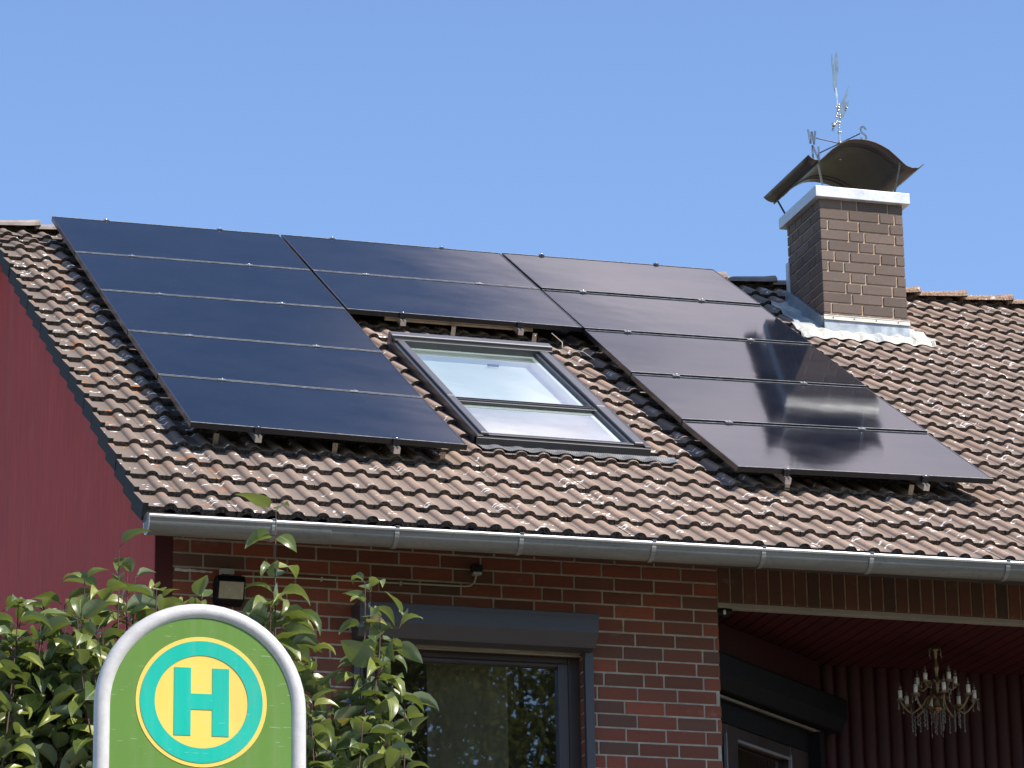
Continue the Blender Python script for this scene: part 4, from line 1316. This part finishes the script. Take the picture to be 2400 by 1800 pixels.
for u, v, r_ in ((875, 632, 14), (868, 660, 17), (862, 692, 18), (842, 660, 10), (882, 742, 15), (884, 772, 13), (850, 735, 12), (838, 762, 11), (842, 812, 13), (872, 822, 17), (868, 850, 13), (862, 880, 10), (803, 852, 27), (832, 826, 12), (852, 720, 11)):
    x, z = vz(u, v); fig.ball((x, VC.y - 0.004, z), r_ * 0.00075, n=10)
x, z = vz(958, 655); fig.ball((x, VC.y - .01, z), 0.007); x, z = vz(948, 678); fig.ball((x, VC.y - .01, z), 0.006)
a = vz(846, 450); b = vz(862, 650); fig.bar((a[0], VC.y - 0.003, a[1]), (b[0], VC.y - 0.003, b[1]), 0.012, 0.006, upv=(0, 1, 0))
fig.build('ball_ornament', M_['steel'], vane)

# ================================================================== WALL FITTINGS
fl = thing('floodlight', 'dark outdoor floodlight with pale lens under the gutter on the brick wall', 'floodlight', (0.155, WY, -4.15))
m = MB(); m.prism([(WY, -4.10), (WY - 0.05, -4.075), (WY - 0.12, -4.078), (WY - 0.145, -4.115), (WY - 0.105, -4.225), (WY - 0.02, -4.24), (WY, -4.2)], 0.072, 0.236)
m.build('housing', M_['anth_d'], fl, 0.004)
m = MB(); m.add([(0.082, WY - 0.1455, -4.121), (0.226, WY - 0.1455, -4.121), (0.226, WY - 0.111, -4.214), (0.082, WY - 0.111, -4.214)], [[3, 2, 1, 0][::-1]])
m.add([(0.082, WY - 0.140, -4.121), (0.226, WY - 0.140, -4.121), (0.226, WY - 0.105, -4.214), (0.082, WY - 0.105, -4.214)], [[3, 2, 1, 0]])
m.build('lens', M_['lens'], fl)
m = MB(); m.box((0.11, WY - 0.045, -4.052), (0.19, WY, -4.018)); m.build('junction_box', M_['pvc'], fl, 0.002)
m = MB(); pts = [(0.24, WY - 0.014, -4.050), (0.58, WY - 0.014, -4.041), (1.0, WY - 0.014, -4.040), (1.45, WY - 0.014, -4.036), (1.595, WY - 0.014, -4.035), (1.63, WY - 0.014, -4.028), (1.652, WY - 0.014, -4.008), (1.662, WY - 0.014, -3.975), (1.663, WY - 0.014, -3.955)]
m.tube(pts, 0.0062, 8)
for cx in (0.72, 1.2): m.box((cx - 0.006, WY - 0.024, -4.052), (cx + 0.006, WY, -4.030))
tag(m.build('wall_conduit', M_['cable']), 'thin pale conduit running along the brick wall below the gutter', 'conduit')
se = thing('light_sensor', 'small round sensor at the right end of the wall conduit', 'sensor', (1.665, WY, -3.93))
m = MB(); m.box((1.640, WY - 0.045, -3.965), (1.692, WY, -3.948), bev=0.003); m.build('base_ring', M_['pvc'], se)
m = MB(); m.box((1.632, WY - 0.05, -3.947), (1.70, WY, -3.905), bev=0.008); m.build('dark_cap', M_['black'], se)
cm = thing('security_camera', 'small dark camera with pale lens under the porch lintel corner', 'camera', (3.25, WY + 0.1, LB - 0.04))
m = MB(); m.lathe([(0.001, -0.052), (0.022, -0.048), (0.038, -0.030), (0.042, -0.010), (0.042, 0.0)], (3.245, WY + 0.06, LB - 0.034), 14)
m.tube([(3.20, WY + 0.045, LB - 0.055), (3.29, WY + 0.04, LB - 0.05)], [0.024, 0.020], 12)
m.build('housing', M_['anth_d'], cm)
m = MB(); m.ball((3.236, WY + 0.012, LB - 0.060), 0.019, sx=0.5, sz=0.9); m.build('lens', plain('camera_lens_white', (0.6, 0.58, 0.5), 0.3), cm)

# ================================================================== CHANDELIER
CH = Vector((4.895, -4.60, 0))
ch = thing('chandelier', 'crystal chandelier with white candle sleeves hanging in the dark porch', 'chandelier', (CH.x, CH.y, CZ))
m = MB()
for k in range(4): m.tube([(CH.x - 0.004, CH.y, CZ - 0.022 * k), (CH.x + 0.004 * (-1) ** k, CH.y, CZ - 0.011 - 0.022 * k), (CH.x - 0.002, CH.y, CZ - 0.022 * (k + 1))], 0.0016, 5)
m.build('chain', M_['bronze'], ch)
m = MB(); m.lathe([(0.001, -4.08), (0.020, -4.084), (0.026, -4.094), (0.013, -4.104), (0.016, -4.120), (0.011, -4.135), (0.012, -4.165), (0.020, -4.195), (0.021, -4.215), (0.014, -4.235), (0.012, -4.28), (0.024, -4.30), (0.016, -4.33), (0.012, -4.37), (0.020, -4.40), (0.030, -4.43), (0.022, -4.46), (0.034, -4.474), (0.001, -4.50)], (CH.x, CH.y, 0), 14)
m.build('stem', M_['bronze'], ch)
m = MB(); m.lathe([(0.001, -4.478), (0.036, -4.476), (0.040, -4.470), (0.030, -4.463)], (CH.x, CH.y, 0), 16); m.build('dish', M_['copper'], ch)
rc = random.Random(9)
def arm(ang, R_, z_hub, z_dip, z_pan, h_c, beads, bulb_big=False):
    d = Vector((cos(ang), sin(ang), 0)); m_ = MB()
    pts = []
    for t in [i / 12 for i in range(13)]:
        rr = 0.02 + (R_ - 0.02) * t
        if t < 0.35: z = z_hub + 0.02 * sin(t / 0.35 * pi) - (z_hub - z_dip) * (t / 0.35) ** 2 * 0.5
        else:
            u = (t - 0.35) / 0.65
            z = z_dip + (z_hub - z_dip) * 0.5 * (1 - min(1, u * 2.2)) - 0.0 + (z_pan - z_dip) * max(0, (u - 0.45) / 0.55) ** 1.8
        pts.append(CH + d * rr + Vector((0, 0, z)))
    m_.tube(pts, 0.0075, 8)
    a_ = m_.build('arm', M_['bronze'], ch)
    e = CH + d * R_
    q = MB(); q.lathe([(0.004, 0), (0.030, 0.008), (0.034, 0.014), (0.028, 0.012), (0.010, 0.006)], e + Vector((0, 0, z_pan)), 12)
    q.build('drip_pan', M_['bronze'], a_)
    q = MB(); q.lathe([(0.008, 0), (0.0132, 0.010), (0.0132, h_c), (0.002, h_c)], e + Vector((0, 0, z_pan + 0.01)), 12); q.build('candle', M_['candle'], a_)
    q = MB(); b0 = z_pan + 0.01 + h_c
    k = 1.25 if bulb_big else 0.8
    q.lathe([(0.005, 0), (0.010 * k, 0.010), (0.0115 * k, 0.020), (0.008 * k, 0.034), (0.003, 0.046), (0.0005, 0.052)], e + Vector((0, 0, b0)), 10); q.build('bulb', M_['bulb'], a_)
    for kk in range(3):
        q = MB()
        g = ang + rc.uniform(-1.2, 1.2) + kk * 2
        pp = e + Vector((cos(g), sin(g), 0)) * 0.033 + Vector((0, 0, z_pan + 0.008))
        n_ = rc.randint(2, 4)
        for b_ in range(n_): q.ball(pp + Vector((0, 0, -0.010 - 0.011 * b_)), 0.0045, n=6)
        q.ball(pp + Vector((0, 0, -0.014 - 0.0105 * n_)), 0.0065, n=6, sz=1.8)
        q.build('pan_drop', M_['crystal'], a_)
    if beads:
        for st in range(2):
            pp = CH + d * (R_ * (0.55 + 0.18 * st)) + Vector((rc.uniform(-.01, .01), rc.uniform(-.01, .01), z_dip - 0.002))
            n_ = rc.randint(6, 10)
            q2 = MB()
            for b_ in range(n_): q2.ball(pp + Vector((0.003 * sin(b_ * 2.1), 0, -0.0105 * b_)), 0.0056, n=6)
            q2.ball(pp + Vector((0, 0, -0.0105 * n_ - 0.006)), 0.006, n=6, sz=2.0); q2.build('bead_strand', M_['crystal'], a_)
    return a_
base = radians(-58)
for k in range(8): arm(base + k * 2 * pi / 8, 0.236, -4.40, -4.50, -4.425, 0.062, True, k % 3 == 2)
for k in range(5): arm(radians(-75) + k * 2 * pi / 5, 0.125, -4.30, -4.345, -4.325, 0.055, False, k in (0, 1))
for k in range(4):
    g = k * pi / 2 + 0.3; q = MB()
    q.tube([CH + Vector((0.02 * cos(g), 0.02 * sin(g), -4.09)), CH + Vector((0.040 * cos(g), 0.04 * sin(g), -4.083)), CH + Vector((0.052 * cos(g), 0.052 * sin(g), -4.10)), CH + Vector((0.050 * cos(g), 0.050 * sin(g), -4.118))], 0.0022, 6)
    q.ball(CH + Vector((0.050 * cos(g), 0.050 * sin(g), -4.13)), 0.005, n=6, sz=2)
    q.build('crown_hook', M_['crystal'], ch)
q = MB()
for k in range(10):
    g = k * 0.63; rr = rc.uniform(0.01, 0.07)
    for b_ in range(rc.randint(5, 15)): q.ball(CH + Vector((rr * cos(g), rr * sin(g), -4.485 - 0.013 * b_)), rc.uniform(0.003, 0.0055), n=6, sz=rc.choice((1, 1, 1.8)))
q.build('bead_tassel', M_['crystal'], ch)

# ================================================================== BUS STOP SIGN
SG = Vector((-2.7695, -18.071, 0)); ST = radians(2.0)
sx_ = Vector((cos(ST), -sin(ST), 0)); sn_ = Vector((-sin(ST), -cos(ST), 0))   # right, towards the viewer
sign = thing('bus_stop_sign', 'green bus stop sign with grey tube frame and yellow and teal H emblem', 'bus stop sign', (SG.x, SG.y, GZ + 0.12))
def SQ(a, z, o): return SG + sx_ * a + sn_ * o + Vector((0, 0, z))
RO = 0.2188; RT = 0.0185; ZC = -7.480 - RO + 0.002
m = MB()
pts = [SQ(-RO, GZ - 0.2, 0), SQ(-RO, -9.5, 0), SQ(-RO, -8.2, 0)] + [SQ(-RO * cos(pi * k / 28), ZC + RO * sin(pi * k / 28), 0) for k in range(29)] + [SQ(RO, -8.2, 0), SQ(RO, -9.5, 0), SQ(RO, GZ - 0.2, 0)]
m.tube(pts, RT, 18); m.build('frame_tube', M_['galv'], sign)
m = MB(); ri_ = RO - RT * 0.75
outl = [(-ri_ * cos(pi * k / 40), ZC + ri_ * sin(pi * k / 40)) for k in range(41)] + [(ri_, -8.9), (-ri_, -8.9)]
n_ = len(outl)
a = [SQ(x, z, 0.010) for x, z in outl]; b = [SQ(x, z, 0.002) for x, z in outl]
m.add(a + b, [list(range(n_))[::-1], list(range(n_, 2 * n_))] + [[i, (i + 1) % n_, n_ + (i + 1) % n_, n_ + i] for i in range(n_)])
m.build('sign_panel', M_['green'], sign)
EZ = -7.684; ER = 0.1468
def disc(r0, r1, o, name, mat, parent=sign):
    m_ = MB(); n__ = 72; vs = []; fs = []
    for k in range(n__):
        g = 2 * pi * k / n__
        o_ = o + 0.0055; vs.append(SQ(r1 * cos(g), EZ + r1 * sin(g), o_)); vs.append(SQ(r0 * cos(g), EZ + r0 * sin(g), o_)); vs.append(SQ(r1 * cos(g), EZ + r1 * sin(g), o_ - 0.001))
    for k in range(n__):
        a_ = 3 * k; b_ = 3 * ((k + 1) % n__)
        fs.append([a_, b_, b_ + 1, a_ + 1][::-1]); fs.append([a_ + 2, b_ + 2, b_, a_][::-1])
    m_.add(vs, fs); return m_.build(name, mat, parent)
disc(0.0005, ER, 0.0055, 'emblem', M_['yellow'])
disc(0.1046, 0.1374, 0.0068, 'emblem_ring', M_['teal'])
m = MB(); hw = 0.0615; hh = 0.0762; sw = 0.0375
H = [(-hw, -hh), (-hw + sw, -hh), (-hw + sw, -0.0175), (hw - sw, -0.0175), (hw - sw, -hh), (hw, -hh), (hw, hh), (hw - sw, hh), (hw - sw, 0.018), (-hw + sw, 0.018), (-hw + sw, hh), (-hw, hh)]
vs = [SQ(x, EZ + z, 0.0123) for x, z in H] + [SQ(x, EZ + z, 0.0111) for x, z in H]
m.add(vs, [[0, 1, 2, 9, 10, 11], [2, 3, 8, 9], [3, 4, 5, 6, 7, 8]] + [[(i + 1) % 12, i, 12 + i, 12 + (i + 1) % 12] for i in range(12)])
m.build('letter', M_['teal'], sign)

# ================================================================== LILACS
def leaf(m, base, d, upv, L, W_, fold, curl, col, pet=0.2):
    """ovate pointed leaf growing from base along d, folded on its midrib, tip curling down"""
    d = d.normalized(); side = d.cross(upv)
    if side.length < 1e-4: side = Vector((1, 0, 0))
    side.normalize(); nrm = side.cross(d).normalized()
    ts = (0, 0.08, 0.22, 0.40, 0.58, 0.76, 0.90, 1.0); ws = (0.04, 0.62, 0.97, 1.0, 0.80, 0.48, 0.20, 0.01)
    p = base + d * (L * pet); m.tube([base, base + d * (L * pet * 0.5) + nrm * 0.001, p], 0.0011, 4, mi=1, cap=False)
    vs = []; cols = []; ang = 0; pos = Vector(p); prev = 0
    wav = rl.uniform(0, 6)
    for i, (t, w) in enumerate(zip(ts, ws)):
        ang = curl * (t ** 1.3)
        dirn = d * cos(ang) - nrm * sin(ang)
        pos = pos + dirn * (t - prev) * L; prev = t
        nn = nrm * cos(ang) + d * sin(ang)
        for q in (-1, -0.55, 0, 0.55, 1):
            hw_ = W_ * 0.5 * w * abs(q); sgn = 1 if q > 0 else -1
            lift = hw_ * sin(fold) + 0.06 * W_ * w * sin(wav + 7 * t + (2 if q > 0 else 0)) * abs(q)
            off = side * (sgn * hw_ * cos(fold)) + nn * lift if q != 0 else Vector((0, 0, 0))
            vs.append(pos + off); cols.append((col[0], col[1], 1.0 if q == 0 else (0.55 if abs(q) > 0.9 else 0.0)))
    fs = []
    for i in range(len(ts) - 1):
        for q in range(4):
            a_ = i * 5 + q; fs.append([a_, a_ + 1, a_ + 6, a_ + 5])
    m.add(vs, fs, 0, cols=cols, smooth=True)
rl = random.Random(17)
def shoot(mb_, stem_, tip, length, lean=(0, 0), spacing=0.058, ls=0.085, dens=1.0, phase=None, skip_top=0, r0=0.0034):
    """an upright shoot ending at tip, with opposite leaf pairs"""
    tip = Vector(tip); n_ = max(2, int(length / 0.05)); pts = []
    bend = Vector((lean[0], lean[1], 0)); wob = rl.uniform(0, 6)
    for i in range(n_ + 1):
        t = i / n_
        pts.append(tip - Vector((0, 0, 1)) * length * (1 - t) - bend * length * (1 - t) ** 1.4 + Vector((0.006 * sin(wob + 5 * t), 0.006 * cos(wob + 4 * t), 0)) * (1 - t))
    stem_.tube(pts, [r0 - (r0 - 0.0014) * i / n_ for i in range(n_ + 1)], 6)
    s = 0.0; ph = rl.uniform(0, pi) if phase is None else phase; k = 0
    while s < length:
        t = 1 - s / length; i = min(n_ - 1, int(t * n_)); f = t * n_ - i
        p = pts[i].lerp(pts[i + 1], f)
        for sd2 in (0, pi):
            if rl.random() > dens: continue
            g = ph + sd2 + rl.uniform(-0.35, 0.35)
            elev = rl.uniform(-0.35, 0.85) if k > 0 else rl.uniform(0.25, 0.95)
            d = Vector((cos(g) * cos(elev), sin(g) * cos(elev), sin(elev)))
            L = ls * 1.14 * rl.uniform(0.62, 1.25) * (0.88 if k == 0 else 1.0)
            roll = rl.gauss(0, 0.6)
            upv = Vector((sin(roll) * -sin(g), sin(roll) * cos(g), 1))
            leaf(mb_, p, d, upv, L, L * rl.uniform(0.50, 0.68), rl.uniform(0.1, 1.0), rl.uniform(0.3, 2.1), (rl.random(), rl.random() * 0.975))
        ph += pi / 2 + rl.uniform(-0.3, 0.3); s += spacing * rl.uniform(0.8, 1.25); k += 1

def shrub(name_label, base, shoots, fill, cat='shrub'):
    t = thing('lilac_shrub', name_label, cat, base, 'lilac shrubs in front of the house')
    lv, st = MB(), MB()
    for (x, z, y, L, lean, dens, ls, sp) in shoots: shoot(lv, st, (x, y, z + 0.012), L, lean, sp, ls * 1.08, min(1, dens + 0.05))
    for (x0, x1, y0, y1, zf, n__) in fill:
        for _ in range(n__):
            x = rl.uniform(x0, x1); y = rl.uniform(y0, y1)
            shoot(lv, st, (x, y, zf(x) + rl.uniform(-0.20, 0.0)), rl.uniform(0.28, 0.6), (rl.uniform(-.2, .2), rl.uniform(-.2, .2)), 0.046, 0.088, 0.97)
    bx, by, bz = base                       # woody stems from the ground
    for k in range(7):
        x0 = bx + rl.uniform(-0.12, 0.12); y0 = by + rl.uniform(-0.12, 0.12)
        x1 = rl.uniform(min(f[0] for f in fill), max(f[1] for f in fill)); y1 = by + rl.uniform(-0.15, 0.15)
        st.tube([(x0, y0, bz - 0.1), (x0 + (x1 - x0) * 0.25, y0, bz + 1.2), (x0 + (x1 - x0) * 0.7, y1, -8.2), (x1, y1, -7.5)], [0.022, 0.017, 0.011, 0.005], 7)
    for _ in range(230):                     # lower leafy body
        x = rl.uniform(min(f[0] for f in fill) - 0.05, max(f[1] for f in fill) + 0.05); y = by + rl.uniform(-0.25, 0.25)
        z = rl.uniform(-9.3, -7.55); shoot(lv, st, (x, y, z), 0.25, (rl.uniform(-.5, .5), rl.uniform(-.5, .5)), 0.07, 0.088, 0.8)
    st.build('stems', M_['stem'], t); lv.build('foliage', [M_['leaf'], M_['stem']], t)
def gzz(y): return gh(0, y)
YB = -16.0
shrub('leafy lilac shrub behind the left side of the bus stop sign', (-2.72, YB, gzz(YB)),
      [(-2.557, -6.800, YB, 0.62, (0, 0.02), 0.85, 0.080, 0.095), (-2.52, -6.85, YB + 0.06, 0.45, (0, 0.02), 0.9, 0.08, 0.06), (-2.60, -6.93, YB, 0.4, (0, 0), 0.95, 0.085, 0.055), (-2.70, -6.965, YB + 0.04, 0.4, (0, 0), 0.95, 0.085, 0.055), (-2.845, -7.0, YB - 0.05, 0.4, (0, 0), 0.95, 0.085, 0.055), (-2.500, -6.870, YB + 0.05, 0.5, (0.05, 0), 0.95, 0.078, 0.045), (-2.656, -6.905, YB - 0.02, 0.5, (0.02, 0), 0.9, 0.082, 0.055),
       (-2.768, -6.990, YB, 0.5, (-0.02, 0), 0.95, 0.082, 0.05), (-2.815, -6.965, YB + 0.1, 0.4, (0, 0), 0.9, 0.07, 0.05), (-2.882, -7.000, YB, 0.45, (0, 0), 0.9, 0.08, 0.06), (-2.388, -6.960, YB + 0.02, 0.4, (0.02, 0), 0.95, 0.075, 0.06),
       (-2.455, -6.925, YB - 0.03, 0.4, (0.03, 0), 0.95, 0.08, 0.05), (-2.62, -6.98, YB + 0.08, 0.4, (0, 0), 0.95, 0.09, 0.05), (-2.72, -7.05, YB - 0.08, 0.4, (0, 0), 0.95, 0.09, 0.05)],
      [(-3.15, -2.36, YB - 0.22, YB + 0.25, lambda x: -7.05 + 0.09 * max(0, min(1, (x + 2.85) / 0.4)) , 74)])
shrub('tall lilac shrub with long shoots right of the bus stop sign', (-1.95, YB + 0.05, gzz(YB)),
      [(-2.106, -6.668, YB, 0.75, (0.01, 0), 0.95, 0.095, 0.085), (-2.10, -6.86, YB + 0.03, 0.5, (0.0, 0), 1.0, 0.10, 0.05), (-2.13, -6.95, YB - 0.04, 0.45, (0.02, 0), 1.0, 0.095, 0.05), (-2.07, -6.99, YB + 0.02, 0.5, (-0.03, 0), 1.0, 0.10, 0.055),
       (-1.845, -6.862, YB, 0.6, (0.02, 0), 0.85, 0.072, 0.065), (-1.818, -6.868, YB + 0.05, 0.5, (0.05, 0), 0.95, 0.07, 0.06), (-1.735, -6.955, YB, 0.22, (0.5, 0), 1.0, 0.075, 0.04), (-1.815, -6.965, YB - 0.05, 0.25, (0.05, 0), 0.9, 0.085, 0.055),
       (-2.00, -7.085, YB, 0.35, (-0.05, 0), 0.95, 0.078, 0.05), (-1.86, -7.10, YB, 0.35, (0, 0), 1.0, 0.085, 0.05), (-1.93, -7.16, YB + .05, 0.35, (0, 0), 1.0, 0.085, 0.05), (-1.78, -7.16, YB - .03, 0.35, (0, 0), 1.0, 0.085, 0.05), (-1.74, -7.22, YB - .03, 0.35, (0, 0), 1.0, 0.08, 0.05)],
      [(-2.12, -1.76, YB - 0.2, YB + 0.2, lambda x: -7.19, 26)])
gp = thing('grass_plant', 'spiky grass plant behind the front window glass', 'plant', (1.72, -5.05, -5.75))
m = MB()
for k in range(34):
    g = rl.uniform(0, 2 * pi); a_ = rl.uniform(0.05, 0.45); L = rl.uniform(0.55, 0.95)
    p0 = Vector((1.66, -5.06, -5.72)); d = Vector((cos(g) * sin(a_), 0.25 * sin(g) * sin(a_), cos(a_)))
    m.tube([p0, p0 + d * L * 0.5, p0 + d * L - Vector((0, 0, 0.03 * a_))], [0.003, 0.0022, 0.0006], 4, cap=False)
m.build('blades', M_['grass'], gp)
m = MB(); m.lathe([(0.001, 0), (0.07, 0), (0.085, 0.14), (0.078, 0.14)], (1.66, -5.06, -5.86), 16); m.build('pot', M_['white_in'], gp)

# ================================================================== TREES ACROSS THE STREET (seen mirrored in the window)
def tree(label, x, y, H_, crown_r, crown_h, nclump, seed, thr=-0.2):
    r_ = random.Random(seed); t = thing('deciduous_tree', label, 'tree', (x, y, GZ), 'trees across the street')
    m_ = MB(); m_.tube([(x, y, GZ - 0.2), (x + 0.1, y, GZ + H_ * 0.3), (x - 0.1, y + 0.1, GZ + H_ * 0.6), (x, y, GZ + H_ * 0.92)], [0.32, 0.24, 0.14, 0.04], 8)
    lf = MB(); zc = GZ + H_ - crown_h / 2
    for k in range(16):
        g = r_.uniform(0, 2 * pi); z0 = GZ + H_ * r_.uniform(0.3, 0.75); e = Vector((x + cos(g) * crown_r * 0.75, y + sin(g) * crown_r * 0.75, z0 + crown_h * 0.18))
        m_.tube([(x, y, z0), Vector((x, y, z0)).lerp(e, 0.5) + Vector((0, 0, 0.3)), e], [0.09, 0.05, 0.015], 5)
    for k in range(nclump):
        while True:
            u = Vector((r_.uniform(-1, 1), r_.uniform(-1, 1), r_.uniform(-1, 1)))
            if 0.25 < u.length < 1: break
        cpos = Vector((x + u.x * crown_r, y + u.y * crown_r, zc + u.z * crown_h / 2))
        if noise.noise(cpos * 0.45) < thr: continue
        cr = r_.uniform(0.25, 0.65); cc = (r_.random(), 0.3)
        for q in range(60):
            d = Vector((r_.gauss(0, 1), r_.gauss(0, 1), r_.gauss(0, 1))).normalized() * cr * r_.random() ** 0.5
            c_ = cpos + d; s_ = r_.uniform(0.04, 0.08)
            a_ = Vector((r_.uniform(-1, 1), r_.uniform(-1, 1), r_.uniform(-1, 1))).normalized(); b_ = a_.orthogonal().normalized()
            lf.add([c_ + a_ * s_ * 1.3, c_ + b_ * s_ * 0.6, c_ - a_ * s_ * 1.3, c_ - b_ * s_ * 0.6], [[0, 1, 2, 3]], 0, col=(cc[0], 0.3, 0.0))
    m_.build('trunk', M_['bark'], t); lf.build('crown', M_['tleaf'], t)
tree('broad dense tree across the street, mirrored in the front window', 8.6, -38.5, 19, 4.0, 13, 1150, 1, -0.5)
tree('loose tree across the street, mirrored in the right edge of the front window', 13.4, -42, 17, 4.0, 13, 1000, 2, -0.35)
tree('rounded tree across the street left of the mirrored pair', 1.0, -43, 15, 4.0, 11, 400, 3)
